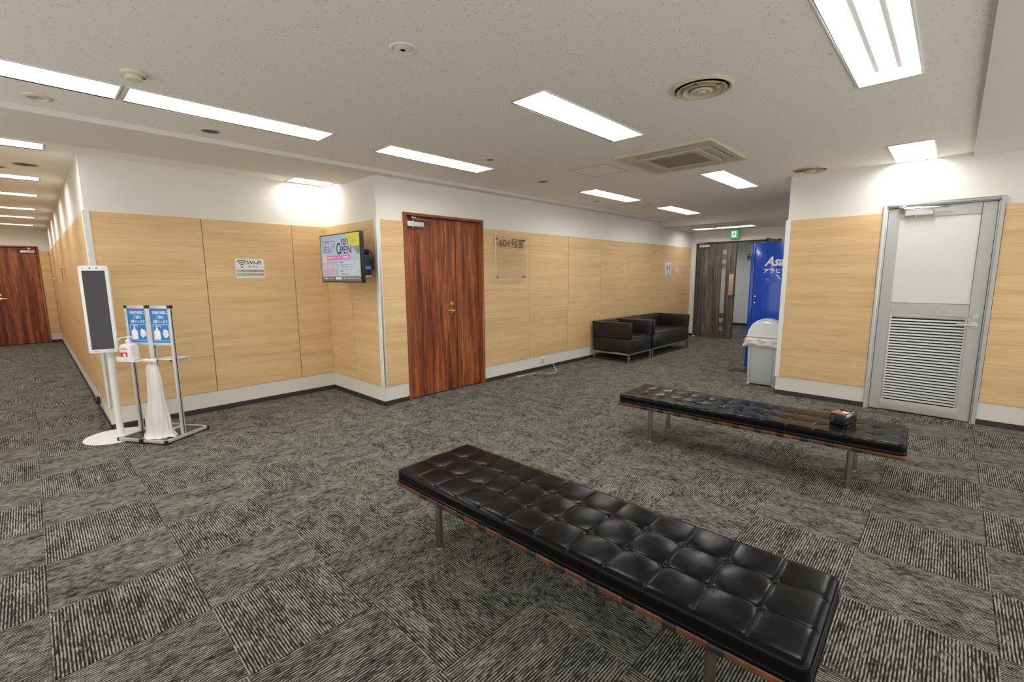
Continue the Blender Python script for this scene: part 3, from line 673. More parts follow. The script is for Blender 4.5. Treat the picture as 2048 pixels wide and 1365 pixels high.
obj('outer_frame', ring_plate(rrect(.455, .455, .03), rrect(.40, .40, .06), -.022, 0), M_IVORY, t, bev=0)
obj('inner_bed', G().prism(rrect(.395, .395, .06), -.020, -.002, 'xy'), M_IVORY, t, bev=.002, seg=1)
for k in range(4):
    a = k * PI / 2; c, s = math.cos(a), math.sin(a); R = lambda x, y: (c * x - s * y, s * x + c * y)
    q = [R(-.25, .30), R(.25, .30), R(.25, .385), R(-.25, .385)]
    obj('air_flap', G().hexa([(*p, -.027) for p in q], [(*p, -.018) for p in q]), plain('flap_grey_ivory', (.50, .475, .42), .45), t, bev=.003)
    q = [R(-.26, .387), R(.26, .387), R(.26, .394), R(-.26, .394)]
    obj('outlet_slot', G().hexa([(*p, -.0215) for p in q], [(*p, -.012) for p in q]), plain('diffuser_throat', (.1, .09, .08), .7), t)
obj('intake_frame', ring_plate(rrect(.285, .285, .02), rrect(.225, .225, .005), -.034, -.018), M_IVORY, t)
obj('intake_grille', box(-.226, .226, -.226, .226, -.030, -.019), plain('filter_mesh_tan', (.30, .26, .17), .8, bs=500), t)
# access hatches: slim ring and panel
for x0, x1, y0, y1, lb, mt in ((4.19, 4.64, -3.12, -2.68, 'square ceiling hatch outlined in tan, left of the air conditioner', plain('tan_joint', (.50, .33, .18), .7)), (6.745, 7.225, -1.985, -1.50, 'square ceiling hatch near the far lights', plain('tan_joint_pale', (.58, .45, .32), .7))):
    t = thing('ceiling_hatch', lb, 'access hatch', ((x0 + x1) / 2, (y0 + y1) / 2, H), 0, 'ceiling access hatches'); hx, hy = (x1 - x0) / 2, (y1 - y0) / 2
    obj('hatch_frame', ring_plate([(hx, hy), (-hx, hy), (-hx, -hy), (hx, -hy)], [(hx - .007, hy - .007), (-hx + .007, hy - .007), (-hx + .007, -hy + .007), (hx - .007, -hy + .007)], -.003, 0), mt, t)
    obj('hatch_panel', box(-hx + .008, hx - .008, -hy + .008, hy - .008, -.002, 0), M_CEIL, t)
    obj('hatch_latch', G().lathe([(0, -.004), (.008, -.004), (.008, 0)], (hx - .02, -hy + .10, 0), n=10), M_GREYD, t)

# ------------------------------------------------------------------ benches
def bench(label, loc, rz, tuft=1.0):
    t = thing('leather_bench', label, 'bench', loc, rz, 'tufted leather benches')
    L, W = 1.96, .53; nx, ny = 3, 12; zb, zs, zt = .329, .377, .389
    hx, hy = W / 2, L / 2; sq = L / ny
    ys = []; n1 = 14
    def coords(h, cells, n):
        out = []; cell = 2 * h / cells
        for c in range(cells):
            for k in range(n):
                out.append(-h + (c + k / n) * cell)
        out.append(h)
        ext = [-h + e for e in (.002, .005, .009, .014, .020)] + [h - e for e in (.002, .005, .009, .014, .020)]
        for c in range(1, cells):
            s = -h + c * cell; ext += [s - .0055, s - .0024, s + .0024, s + .0055]
        out = sorted(set(round(v, 5) for v in out + ext)); res = [out[0]]
        for v in out[1:]:
            if v - res[-1] > .0012: res.append(v)
        return res
    X = coords(hx, nx, 16); Y = coords(hy, ny, 13)
    cx = 2 * hx / nx; rng = random.Random(3)
    def hgt(x, y):
        fx = ((x + hx) / cx) % 1.0; fy = ((y + hy) / sq) % 1.0
        gx = min(fx, 1 - fx) * cx; gy = min(fy, 1 - fy) * sq
        ix = round((x + hx) / cx); iy = round((y + hy) / sq)
        edx = hx - abs(x); edy = hy - abs(y); ed = min(edx, edy)
        if ix in (0, nx): gx = 1
        if iy in (0, ny): gy = 1
        h = .0065 + .0022 * (1 - math.exp(-(min(gx, gy) / .022) ** 1.5)) - .0030 * math.exp(-(min(gx, gy) / .0024) ** 2)
        d = 9.; kx = min(max(round((x + hx) / cx), 1), nx - 1); ky = min(max(round((y + hy) / sq), 1), ny - 1)
        bx, by = -hx + kx * cx, -hy + ky * sq
        d = math.hypot(x - bx, y - by); h -= .0085 * tuft * math.exp(-d / .036) + .004 * math.exp(-(d / .010) ** 2)
        a = math.atan2(y - by, x - bx); h += .0011 * tuft * math.sin(9 * a + 1.7 * ky + kx) * math.exp(-((d - .026) / .016) ** 2)
        r = .030
        e = 1 - max(0, 1 - ed / r) ** 2; e = math.sqrt(max(e, 0))
        return zs + (zt - zs + h) * e
    g = G(); nX, nY = len(X), len(Y)
    vs = [(x, y, hgt(x, y)) for y in Y for x in X]
    # round the corners in plan
    def rc(x, y):
        r = .03; ax, ay = abs(x) - (hx - r), abs(y) - (hy - r)
        if ax > 0 and ay > 0:
            m = max(ax, ay); l = math.hypot(ax, ay); k = m / l
            return math.copysign(hx - r + ax * k, x), math.copysign(hy - r + ay * k, y)
        return x, y
    vs = [(*rc(x, y), z) for x, y, z in vs]
    fs = [(j * nX + i, j * nX + i + 1, (j + 1) * nX + i + 1, (j + 1) * nX + i) for j in range(nY - 1) for i in range(nX - 1)]
    loop = [i for i in range(nX)] + [j * nX + nX - 1 for j in range(1, nY)] + [(nY - 1) * nX + i for i in range(nX - 2, -1, -1)] + [j * nX for j in range(nY - 2, 0, -1)]
    m = len(loop); base = len(vs)
    prof = [(.003, -.004), (.0, -.010), (.003, -.026), (0, -.042), (-.008, -.048)]
    for off, dz in prof:
        for k in loop:
            x, y, z = vs[k]
            ox = off if abs(x) > hx - .031 and abs(abs(y) - hy) > .001 or abs(x) >= hx - .001 else 0; oy = off if abs(y) >= hy - .001 else 0
            pinch = 0
            vs.append((x + math.copysign(ox, x), y + math.copysign(oy, y), zs + dz))
    ring = [loop] + [[base + p * m + q for q in range(m)] for p in range(len(prof))]
    for p in range(len(prof)):
        for q in range(m):
            fs.append((ring[p][q], ring[p][(q + 1) % m], ring[p + 1][(q + 1) % m], ring[p + 1][q]))
    fs.append(tuple(ring[-1])[::-1])
    g.add(vs, fs)
    me = g.mesh('cushion', M_LEATHER, smooth=False); me.shade_smooth()
    cu = obj('cushion', me, None, t)
    pts = []
    for k in loop: x, y, z = vs[k]; pts.append((x + math.copysign(.0015, x) * (abs(x) > hx - .03), y + math.copysign(.0015, y) * (abs(y) > hy - .03), zs + .001))
    obj('piping', G().tube(pts[::2], .0030, 6, closed=True), M_LEATHER, cu, smooth=True)
    obj('piping', G().tube([(p[0], p[1], zb + .003) for p in pts[::2]], .0028, 6, closed=True), M_LEATHER, cu, smooth=True)
    bme = G().lathe([(.0, .0045), (.005, .0040), (.0088, .0018), (.0098, -.003)], n=14).mesh('button', M_LEATHER, smooth=True)
    for i in range(1, nx):
        for j in range(1, ny):
            obj('button', bme, None, cu, loc=(-hx + i * cx, -hy + j * sq, hgt(-hx + i * cx, -hy + j * sq) + .0045))
    # timber frame
    z0, z1 = .297, .328
    for s in (-1, 1):
        obj('side_rail', box(*sorted((s * (hx + .006), s * (hx - .026))), -hy - .004, hy + .004, z0, z1), M_RAIL, t, bev=.010, seg=4)
        obj('end_rail', box(-hx + .02, hx - .02, *sorted((s * (hy + .006), s * (hy - .026))), z0, z1), M_RAIL, t, bev=.010, seg=4)
    st = []
    for k in range(11): st.append(-.72 + k * .148 - .02 + .0)
    sm = G()
    e = .0035; w_ = .024
    for s in (-1, 1): pass
    outx = hx + .006 + e; inx = hx - .026 - e
    profl = [(outx - .008, z1 + e), (outx, z1 - .006), (outx, z0 + .006), (outx - .008, z0 - e), (inx + .006, z0 - e), (inx, z0 + .008), (inx, z1 - .006)]
    g = G(); p = [(x, z) for x, z in profl] + [(-x, z) for x, z in profl[::-1]]
    g.prism([(x, z) for x, z in p], -w_, w_, 'xz')
    strap_me = None
    # strap: band under the cushion plus a wrap around each rail
    sg = G().box(-inx, inx, -w_, w_, z1 - .004, z1)
    for s in (-1, 1):
        q = [(s * a, z) for a, z in [(outx - .010, z1 + .0005), (outx - .003, z1 - .003), (outx, z1 - .012), (outx, z0 + .010), (outx - .004, z0 + .001), (outx - .012, z0 - e), (inx + .010, z0 - e), (inx + .002, z0 + .003), (inx, z0 + .012), (inx, z1)]]
        sg.prism(q, -w_, w_, 'xz')
    strap_me = sg.mesh('strap', M_LEATHER_S, bev=.0012, seg=1)
    for y in [-.74 + k * .148 for k in range(11)]: obj('strap', strap_me, None, t, loc=(0, y, 0))
    # legs and cross bar
    leg = G().tube([(0, 0, 0), (0, 0, .296)], .0185, 20).lathe([(.0205, 0), (.0205, .006), (.0185, .009)], n=20).mesh('leg', M_STEEL, smooth=True)
    for sx in (-1, 1):
        for sy in (-1, 1): obj('leg', leg, None, t, loc=(sx * .195, sy * .705, 0))
    for s in (-1, 1): obj('cross_bar', box(-.24, .24, s * .705 - .016, s * .705 + .016, .284, .295), M_STEEL, t)
    return t
bench('black tufted leather bench in the foreground, nearest the viewpoint', (1.682, -4.572, 0), math.radians(1.2))
bench('black tufted leather bench with a small black and silver box on its seat', (3.945, -4.635, 0), math.radians(2.4), 1.8)

# battery-like box on the bench
t = thing('power_box', 'small black and silver box with orange label lying on the farther bench', 'electronic box', (4.01, -5.262, .398), math.radians(-16))
obj('body', box(-.075, .085, -.042, .042, .003, .075), plain('silver_box_metal', (.42, .41, .38), .25, .9), t, bev=.004)
obj('end_cap', box(-.098, -.060, -.047, .047, .0, .080), M_BLACKP, t, bev=.006)
obj('end_cap', box(.082, .094, -.044, .044, .0, .077), M_BLACKP, t, bev=.003)
obj('side_groove', box(-.05, .07, -.0435, -.040, .020, .052), M_BLACKP, t)
obj('orange_label', box(-.09, .0, -.040, .044, .0795, .0815), plain('orange_label', (.42, .18, .04), .5), t)
obj('white_label', box(-.045, -.008, -.040, -.005, .081, .083), M_WPRINT, t)
obj('clip', box(.005, .045, -.030, .030, .075, .090), M_BLACKP, t, bev=.004)
for z in (.02, .032, .044, .056): obj('socket_slot', box(-.1, -.097, .018, .036, z, z + .006), plain('slot_grey', (.10, .10, .10), .4), t)
for z in (.012, .070): obj('screw', G().lathe([(.004, -.1), (.003, -.102), (0, -.102)], (0, .040, z), n=10, ax='x'), M_CHROME, t)

# ------------------------------------------------------------------ sofas
def sofa(label, name, x0, W, cat, seams=1):
    D = .70; t = thing(name, label, cat, (x0 + W / 2, Y6 - .085 - D / 2, 0)); hw, hd = W / 2, D / 2
    z0 = .162
    g = G(); q = .030
    for s in (-1, 1):
        g.box(-hw, hw, *sorted((s * hd, s * (hd - q))), z0 - q, z0); g.box(*sorted((s * hw, s * (hw - q))), -hd + q, hd - q, z0 - q, z0)
    obj('base_frame', g, M_NICKEL, t, bev=.0015, seg=1)
    lm = box(-q / 2, q / 2, -q / 2, q / 2, 0, z0 - q).mesh('leg', M_NICKEL, bev=.0015, seg=1)
    for sx in (-1, 1):
        for sy in (-1, 1): obj('leg', lm, None, t, loc=(sx * (hw - q / 2), sy * (hd - q / 2), 0))
    obj('seat_base', box(-hw + .004, hw - .004, -hd, hd, z0 + .002, .395), M_LEATHER2, t, bev=.014, seg=3)
    aw = .095
    # front is -y
    obj('seat_cushion', box(-hw + aw - .01, hw - aw + .01, -hd + .004, hd - .13, .385, .425), M_LEATHER2, t, bev=.016, seg=3)
    for s in (-1, 1):
        a, b = hw - .002, hw - aw
        bot = [(s * a, -hd + .003, .398), (s * b, -hd + .003, .398), (s * b, hd - .004, .398), (s * a, hd - .004, .398)]
        top = [(s * (a + .012), -hd - .004, .662), (s * (b + .008), -hd - .004, .662), (s * (b + .008), hd + .03, .662), (s * (a + .012), hd + .03, .662)]
        if s > 0: bot = bot[::-1]; top = top[::-1]
        ar = obj('arm', G().hexa(bot, top), M_LEATHER2, t, bev=.012, seg=3)
        obj('seam', G().tube([(s * (a + .0015), .0, .41), (s * (a + .0115), .012, .655)], .0016, 6), M_LEATHER_S, ar)
    bot = [(-hw + aw, hd - .13, .398), (hw - aw, hd - .13, .398), (hw - aw, hd - .004, .398), (-hw + aw, hd - .004, .398)]
    top = [(-hw + aw, hd - .085, .662), (hw - aw, hd - .085, .662), (hw - aw, hd + .03, .662), (-hw + aw, hd + .03, .662)]
    obj('back', G().hexa(bot, top), M_LEATHER2, t, bev=.012, seg=3)
    n = seams; w1 = (2 * (hw - aw)) / n
    for k in range(n):
        a = -hw + aw + k * w1
        bot = [(a + .004, hd - .185, .425), (a + w1 - .004, hd - .185, .425), (a + w1 - .004, hd - .12, .425), (a + .004, hd - .12, .425)]
        top = [(a + .004, hd - .125, .640), (a + w1 - .004, hd - .125, .640), (a + w1 - .004, hd - .075, .640), (a + .004, hd - .075, .640)]
        obj('back_cushion', G().hexa(bot, top), M_LEATHER2, t, bev=.018, seg=3)
    return t
sofa('single black leather armchair on a square metal base, left of the two-seat sofa', 'armchair', 6.762, .762, 'armchair')
sofa('black leather two-seat sofa against the oak wall, beyond the armchair', 'sofa', 7.570, 1.525, 'sofa', 1)

# ------------------------------------------------------------------ vending machine
t = thing('vending_machine', 'tall blue drinks machine with white brand lettering on its side', 'vending machine', (7.57, -3.525, 0))
obj('cabinet', box(0, 1.05, -.74, -.062, .03, 1.90), M_BLUE, t, bev=.006)
dr = obj('front_door', box(-.006, 1.056, -.052, 0, .04, 1.902), M_BLUE, t, bev=.008)
obj('door_gap', box(.004, 1.04, -.064, -.050, .04, 1.89), M_BLACKP, t)
obj('plinth', box(.02, 1.03, -.72, -.03, 0, .03), M_BLACKP, t)
obj('display_window', box(.10, .95, -.001, .004, .95, 1.78), M_GLASS, dr)
obj('delivery_flap', box(.30, .75, -.001, .006, .22, .40), M_BLACKP, dr)
for z in (1.115, 1.02):
    obj('door_lock', G().lathe([(.012, 0), (.012, -.006), (.006, -.009), (0, -.009)], (-.0, -.085, z), n=18, ax='x'), M_CHROME, t, smooth=True)
ms = lambda x, z, d: (-.001 - d, -x, z)
writing('brand_lettering', 'Asahi', t, M_WPRINT, .185, 1.560, .40, .140, ms, shear=.35, bold=.028)
writing('brand_lettering', 'アサヒ飲料', t, M_WPRINT, .182, 1.452, .385, .078, ms, bold=.022)
tag(obj('floor_mat', box(7.30, 7.56, -3.76, -3.39, 0, .008), plain('black_rubber_mat', (.02, .02, .021), .7)), 'small black rubber mat on the carpet beside the blue machine', 'mat')

# ------------------------------------------------------------------ waste bin
t = thing('waste_bin', 'pale grey plastic swing-lid bin with a white liner, by the wall corner', 'bin', (6.56, -4.035, 0))
# local: face toward -x, width along y
hw = .185; dp = .30
bot = [(0.012, -hw + .012, .012), (dp - .02, -hw + .012, .012), (dp - .02, hw - .012, .012), (.012, hw - .012, .012)]
top = [(-.006, -hw, .60), (dp, -hw, .60), (dp, hw, .60), (-.006, hw, .60)]
bd = obj('body', G().hexa(bot, top), M_BIN, t, bev=.02, seg=3)
for a, b in ((.03, hw - .03), (.03, -hw + .03), (dp - .03, hw - .03), (dp - .03, -hw + .03)):
    obj('foot', box(a - .022, a + .022, b - .022, b + .022, 0, .02), M_BIN, t, bev=.003)
fx = lambda z: .012 - .018 * (z - .012) / .588
g = G(); z0, z1 = .045, .56; e = .003
for y0, y1, za, zb_ in ((-.125, -.120, z0, z1), (.135, .140, z0, z1), (-.125, .14, z0, z0 + .005)):
    g.hexa([(fx(za) - e, y0, za), (fx(za) + .004, y0, za), (fx(za) + .004, y1, za), (fx(za) - e, y1, za)], [(fx(zb_) - e, y0, zb_), (fx(zb_) + .004, y0, zb_), (fx(zb_) + .004, y1, zb_), (fx(zb_) - e, y1, zb_)])
obj('panel_outline', g, plain('bin_groove', (.30, .33, .34), .5), bd)
# liner: wavy skirt folded over the rim
g = G(); rings = []; nn = 96; rr = random.Random(5)
ph = [rr.uniform(0, 6.28) for _ in range(6)]
def perim(u, e):
    x0, x1, y0, y1 = -.012 - e, dp + .008 + e, -hw - .006 - e, hw + .006 + e; P = 2 * ((x1 - x0) + (y1 - y0)); d = u * P
    if d < y1 - y0: return x0, y0 + d
    d -= y1 - y0
    if d < x1 - x0: return x0 + d, y1
    d -= x1 - x0
    if d < y1 - y0: return x1, y1 - d
    return x1 - (d - (y1 - y0)), y0
for q, (zz, e) in enumerate(((.632, 0), (.62, .012), (.595, .020), (.57, .014), (.545, .022), (.525, .012), (.51, .006))):
    for k in range(nn):
        u = k / nn; wv = .006 * math.sin(2 * PI * u * 9 + ph[q % 6] + q) + .004 * math.sin(2 * PI * u * 21 + ph[(q + 2) % 6])
        x, y = perim(u, e + (wv if q else 0)); zo = (.010 * math.sin(2 * PI * u * 3 + ph[0]) + .006 * math.sin(2 * PI * u * 7 + ph[1])) * (q / 6)
        if y > hw - .04 and q > 1 and x < .2: y += .012 * q / 2; zo -= .002 * q
        rings.append((x, y, zz + zo))
fs = [(q * nn + k, q * nn + (k + 1) % nn, (q + 1) * nn + (k + 1) % nn, (q + 1) * nn + k) for q in range(6) for k in range(nn)]
g.add(rings, fs); ln = obj('liner', g, M_BAG, t, smooth=True)
sm_ = ln.modifiers.new('thick', 'SOLIDIFY'); sm_.thickness = .0015
obj('lid_rim', box(-.022, dp + .015, -hw - .018, hw + .018, .632, .655), M_BINLID, t, bev=.008, seg=3)
# domed lid: arch along y, bulging
g = G(); nu, nv = 28, 16; vs = []
for j in range(nv + 1):
    for i in range(nu + 1):
        u = i / nu; v = j / nv; a = PI * u
        w_ = hw + .006; d = (dp + .02) / 2
        ss = 1 - abs(2 * v - 1) ** 3.5 * .22
        y = -w_ * math.cos(a) * (1 if 0 < v < 1 else 1) ; z = .653 + .222 * (math.sin(a) ** .72) * ss
        x = -.012 + (dp + .024) * v + (.030 * math.sin(a) * (1 - v) * (1 if v < .5 else 0)) * (1 if v < .1 else .2)
        vs.append((x, y, z))
fs = [(j * (nu + 1) + i, j * (nu + 1) + i + 1, (j + 1) * (nu + 1) + i + 1, (j + 1) * (nu + 1) + i) for j in range(nv) for i in range(nu)]
fs += [tuple(range(nu + 1)), tuple(nv * (nu + 1) + i for i in range(nu, -1, -1))]
ld = obj('dome_lid', G().add(vs, fs), M_BINLID, t, smooth=True)
obj('swing_flap', G().hexa([(.01, .05, .80), (.25, .05, .80), (.25, .155, .735), (.01, .155, .735)], [(.03, .065, .866), (.24, .065, .866), (.24, .172, .780), (.03, .172, .780)]), M_BINLID, t, bev=.015, seg=3)

# ------------------------------------------------------------------ signs and fittings on the lobby wall
t = thing('acrylic_room_sign', 'clear acrylic room sign reading 601 on four metal standoffs', 'sign', (4.76, Y6 - .012, 1.685))
a, b = .305, .29
obj('acrylic_plate', box(-a, a, -.040, -.034, -b, b), M_GLASS, t)
for sx in (-1, 1):
    for sz in (-1, 1): obj('standoff', G().lathe([(.009, -.002), (.009, -.048), (.004, -.050), (0, -.050)], (sx * (a - .035), 0, sz * (b - .035)), n=16, ax='y'), plain('bronze_standoff', (.20, .16, .11), .35, .9), t, smooth=True)
sgn = lambda x, z, d: (x, -.0405 - d, z)
writing('room_lettering', '601号室', t, M_BLACKP, -.235, .145, .50, .125, sgn, bold=-.004, label='thin black room number')
def edge_strip(parent, a, b, d0, d1):
    obj('edge_glint', G().box(-a, a, d0, d1, -b - .001, -b + .001).box(-a, -a + .0015, d0, d1, -b, b), plain('edge_glint_pale', (.85, .84, .80), .1), parent)  # pale strips paint a glint along two edges of the plate
edge_strip(t, a, b, -.041, -.033)
# power socket + plug + white cord
t = thing('wall_socket', 'ivory wall socket low on the plinth right of the rosewood door', 'socket', (5.482, Y6 - .004, .160))
obj('socket_plate', box(-.033, .033, -.008, .0, -.058, .058), M_IVORY2, t, bev=.003)
obj('socket_face', box(-.018, .018, -.011, -.007, -.045, .045), M_WHITEP, t, bev=.002)
for z in (.022, -.022): obj('socket_slot', G().box(-.008, -.005, -.012, -.010, z - .006, z + .006).box(.005, .008, -.012, -.010, z - .006, z + .006), M_BLACKP, t)
t = thing('white_cord', 'thin white cable plugged into the plinth socket and trailing on the carpet', 'cable', (5.482, Y6 - .03, 0))
obj('plug', box(-.014, .014, -.022, .012, .168, .198), M_WHITEP, t, bev=.004)
P0 = [(0, -.02, .18), (.04, -.05, .175), (.10, -.08, .12), (.12, -.12, .05), (.10, -.16, .006), (.0, -.26, .004), (-.16, -.26, .004), (-.24, -.14, .004), (-.36, -.08, .004), (-.48, -.08, .004), (-.58, -.07, .004), (-.61, -.05, .004)]
def smooth_path(P, n=6):
    P = [Vector(p) for p in P]; out = []
    for i in range(len(P) - 1):
        p0, p1, p2, p3 = P[max(i - 1, 0)], P[i], P[i + 1], P[min(i + 2, len(P) - 1)]
        for k in range(n):
            u = k / n; out.append(.5 * ((2 * p1) + (-p0 + p2) * u + (2 * p0 - 5 * p1 + 4 * p2 - p3) * u * u + (-p0 + 3 * p1 - 3 * p2 + p3) * u ** 3))
    out.append(P[-1]); return out
obj('cable', G().tube(smooth_path(P0), .0032, 8), M_WHITEP, t, smooth=True)
obj('connector', box(-.65, -.605, -.058, -.042, .0, .009), M_WHITEP, t, bev=.002)
# toilet sign
t = thing('toilet_sign', 'small white toilet sign with blue and red figures on the oak wall', 'sign', (9.70, Y6 - .012, 1.545))
obj('sign_board', box(-.135, .135, -.006, 0, -.155, .155), M_WHITEP, t, bev=.002)
def figure(cx, mat, skirt):
    g = G(); g.lathe([(0, 0), (.016, -.001), (.016, -.0018), (0, -.002)], (cx, -.006, .112), n=16, ax='y')
    if skirt: pl = [(-.012, .09), (.012, .09), (.032, .02), (.012, .02), (.010, -.05), (-.010, -.05), (-.012, .02), (-.032, .02)]
    else: pl = [(-.024, .09), (.024, .09), (.024, .02), (.013, .02), (.011, -.05), (-.011, -.05), (-.013, .02), (-.024, .02)]
    g.prism([(cx + a, z) for a, z in pl], -.0078, -.006, 'xz'); return obj('figure', g, mat, t)
figure(-.055, plain('sign_blue', (.02, .10, .45), .5), False); figure(.055, plain('sign_red', (.60, .03, .04), .5), True)
g = G().box(-.075, .04, -.0078, -.006, -.122, -.112).prism([(.035, -.100), (.075, -.117), (.035, -.134)], -.0078, -.006, 'xz'); obj('arrow', g, plain('sign_red', (.60, .03, .04), .5), t)
writing('toilet_lettering', '化粧室', t, plain('sign_ink_grey', (.2, .2, .22), .5), -.05, -.095, .10, .028, lambda x, z, d: (x, -.0062 - d, z), bold=.01)
t = thing('light_switch', 'white light switch at the far end of the oak wall', 'switch', (10.13, Y6 - .012, 1.527))
obj('switch_plate', box(-.060, .060, -.008, 0, -.062, .062), M_WHITEP, t, bev=.003)
obj('rocker', box(-.030, .030, -.013, -.007, -.035, .035), M_IVORY2, t, bev=.002)
# exit sign
t = thing('exit_sign', 'small green running-man exit sign above the dark double door', 'exit sign', (10.83, -2.20, 2.30))
obj('case', box(-.03, .03, -.088, .088, -.088, .088), plain('exit_case', (.35, .55, .38), .4), t, bev=.006)
obj('lit_face', box(-.033, -.029, -.078, .078, -.074, .080), emis('exit_green', (.05, .55, .20), .75), t)
wm = emis('exit_white', (.8, .95, .84), .85)
f2 = lambda x, z: (-.034, -x, z)
g = G().box(-.036, -.033, -.035, .052, -.060, .066); obj('lit_doorway', g, wm, t)
g = G()
for pts, r in (([(-.037, .010, .028), (-.037, .002, -.004)], .010), ([(-.037, .002, -.004), (-.037, -.018, -.016), (-.037, -.010, -.045)], .006), ([(-.037, .002, -.004), (-.037, .022, -.024), (-.037, .040, -.034)], .006), ([(-.037, .010, .026), (-.037, .032, .016), (-.037, .036, -.004)], .0045), ([(-.037, .010, .026), (-.037, -.014, .022), (-.037, -.024, .036)], .0045)):
    g.tube(pts, r, 8)
g.lathe([(0, 0), (.011, -.001), (.011, .003), (0, .004)], (-.037, .004, .050), n=14, ax='x')
obj('running_figure', g, emis('exit_figure', (.03, .45, .12), .6), t)
obj('ceiling_stem', box(-.02, .02, -.03, .03, .088, .11), M_WHITEP, t)

# ------------------------------------------------------------------ Wi-Fi sign on the alcove wall
t = thing('wifi_sign', 'white Wi-Fi notice with black wave symbol on the alcove wall', 'sign', (1.835, -.012, 1.549))
obj('card', G().prism(rrect(.147, .106, .010), 0, -.004, 'xz'), M_WHITEP, t)
ink = plain('black_ink', (.015, .013, .012), .5); face = lambda x, z, d: (x, -.0042 - d, z)
def arc(r, a0, th, cx, cz, n=14):
    A = [math.radians(90 - a0 + 2 * a0 * k / n) for k in range(n + 1)]
    o = [(cx + (r + th / 2) * math.cos(a), cz + (r + th / 2) * math.sin(a)) for a in A]; i = [(cx + (r - th / 2) * math.cos(a), cz + (r - th / 2) * math.sin(a)) for a in A[::-1]]
    g = G(); 
    for k in range(n): g.prism([o[k], o[k + 1], i[n - k - 1], i[n - k]], -.0052, -.004, 'xz')
    return g
cx, cz = -.082, .010
for r, th in ((.075, .010), (.050, .009), (.029, .008)): obj('wave_arc', arc(r, 38 if r > .07 else 36, th, cx, cz + .004), ink, t)
obj('wave_dot', G().lathe([(0, 0), (.0085, 0), (.0085, -.0012), (0, -.0012)], (cx, -.004, cz + .006), n=18, ax='y'), ink, t)
writing('heading_text', 'Wi-Fi', t, ink, -.032, .044, .152, .042, face, shear=.18, bold=.012)
writing('message_text', '使えます', t, ink, -.022, .010, .100, .023, face)
gb = plain('sign_green_band', (.30, .50, .28), .6)
tb = plain('sign_tint_band', (.52, .50, .45), .6)
for z in (-.042, -.082):
    obj('text_band', box(-.138, .138, -.0052, -.004, z, z + .030), tb if z > -.05 else tb, t)
obj('text_band', box(-.138, -.092, -.0056, -.004, -.042, -.012), gb, t); obj('text_band', box(-.138, -.018, -.0056, -.004, -.082, -.052), gb, t)
fr = plain('sign_red_ink', (.42, .10, .09), .5)
f3 = lambda x, z, d: (x, -.0057 - d, z)
writing('network_text', 'NLC SHINMIDO06', t, fr, -.086, -.037, .218, .021, f3, bold=.004)
writing('network_label', 'ID', t, M_WPRINT, -.128, -.037, .026, .021, f3)
writing('password_text', 'NLC12345', t, fr, -.010, -.077, .144, .021, f3, bold=.004)
writing('password_label', 'パスワード', t, M_WPRINT, -.132, -.075, .106, .017, f3)

# ------------------------------------------------------------------ wall television
TVX, TVY, TVZ = 2.433, -.955, 1.648; tw, th = .453, .260
t = thing('wall_television', 'flat television showing an opening poster, on a wall bracket', 'television', (TVX, TVY, TVZ))
obj('cabinet', box(.002, .040, -tw, tw, -th, th), M_BLACKP, t, bev=.003)
obj('bezel', G().box(-.004, .004, -tw, tw, th - .011, th).box(-.004, .004, -tw, tw, -th, -th + .016).box(-.004, .004, -tw, -tw + .011, -th + .016, th - .011).box(-.004, .004, tw - .011, tw, -th + .016, th - .011), plain('bezel_brown_black', (.03, .025, .022), .3), t, bev=.001, seg=1)
sw, sh0, sh1 = tw - .011, -th + .016, th - .011
E_ = .42
def scr(name, g_, col, e=.62, s=True): return obj(name, g_, emis('screen_%s' % name, col, e * .95), t)
# screen coordinates: x 0..1 from the viewer's left, z 0..1 upward
def SX(u): return sw - 2 * sw * u
def SZ(v): return sh0 + (sh1 - sh0) * v
def rect(u0, u1, v0, v1, d): return box(-.0022 - d, -.0018, *sorted((SX(u0), SX(u1))), SZ(v0), SZ(v1))
def poly(pts, d): return G().prism([(SX(u), SZ(v)) for u, v in pts], -.0022 - d, -.0018, 'yz')
scr('poster_ground', rect(0, 1, 0, 1, 0), (.42, .53, .62))
scr('poster_pale_roof', poly([(.0, .78), (.28, .92), (.62, 1), (.70, 1), (1, .52), (1, .12), (0, .12)], .0003), (.52, .60, .68), .6)
scr('poster_green_wedge', poly([(.70, 1), (1, 1), (1, .55), (.93, .58), (.80, .76)], .0005), (.28, .40, .33), .5)
scr('yellow_disc', poly([(.70, 1)] + [(.90 + .22 * math.cos(a), 1.0 + .28 * math.sin(a)) for a in [math.radians(k) for k in range(185, 297, 8)]] + [(1, .77), (1, 1)], .0007), (.62, .58, .05), .8)
scr('headline_block', rect(.05, .38, .74, .88, .0007), (.24, .28, .52), .55)
scr('headline_block_lower', rect(.05, .30, .63, .72, .0007), (.22, .30, .55), .55)
scr('magenta_band', rect(.15, .76, .47, .555, .0007), (.62, .12, .42), .8)
for k in range(3): scr('pink_table', rect(.04 + k * .135, .16 + k * .135, .13, .43, .0007), (.58, .40, .50), .7)
for k in range(3): scr('pink_table_row', rect(.055 + k * .135, .145 + k * .135, .27, .37, .0009), (.62, .56, .55), .7)
scr('map_panel', rect(.47, .97, .13, .43, .0005), (.55, .62, .68), .7)
scr('cream_burst', poly([(.10 + .055 * math.cos(a), .50 + .10 * math.sin(a)) for a in [math.radians(k) for k in range(0, 360, 24)]], .0009), (.66, .55, .36), .8)
scr('bottom_band', rect(0, 1, 0, .10, .0009), (.22, .20, .18), .5)
scr('bottom_badge', rect(.37, .52, .035, .085, .0011), (.66, .68, .70), .8)
scr('map_pin_green', rect(.86, .875, .43, .52, .0011), (.35, .60, .12), .8)
scr('map_pin_red', rect(.855, .875, .35, .38, .0011), (.6, .08, .08), .8)
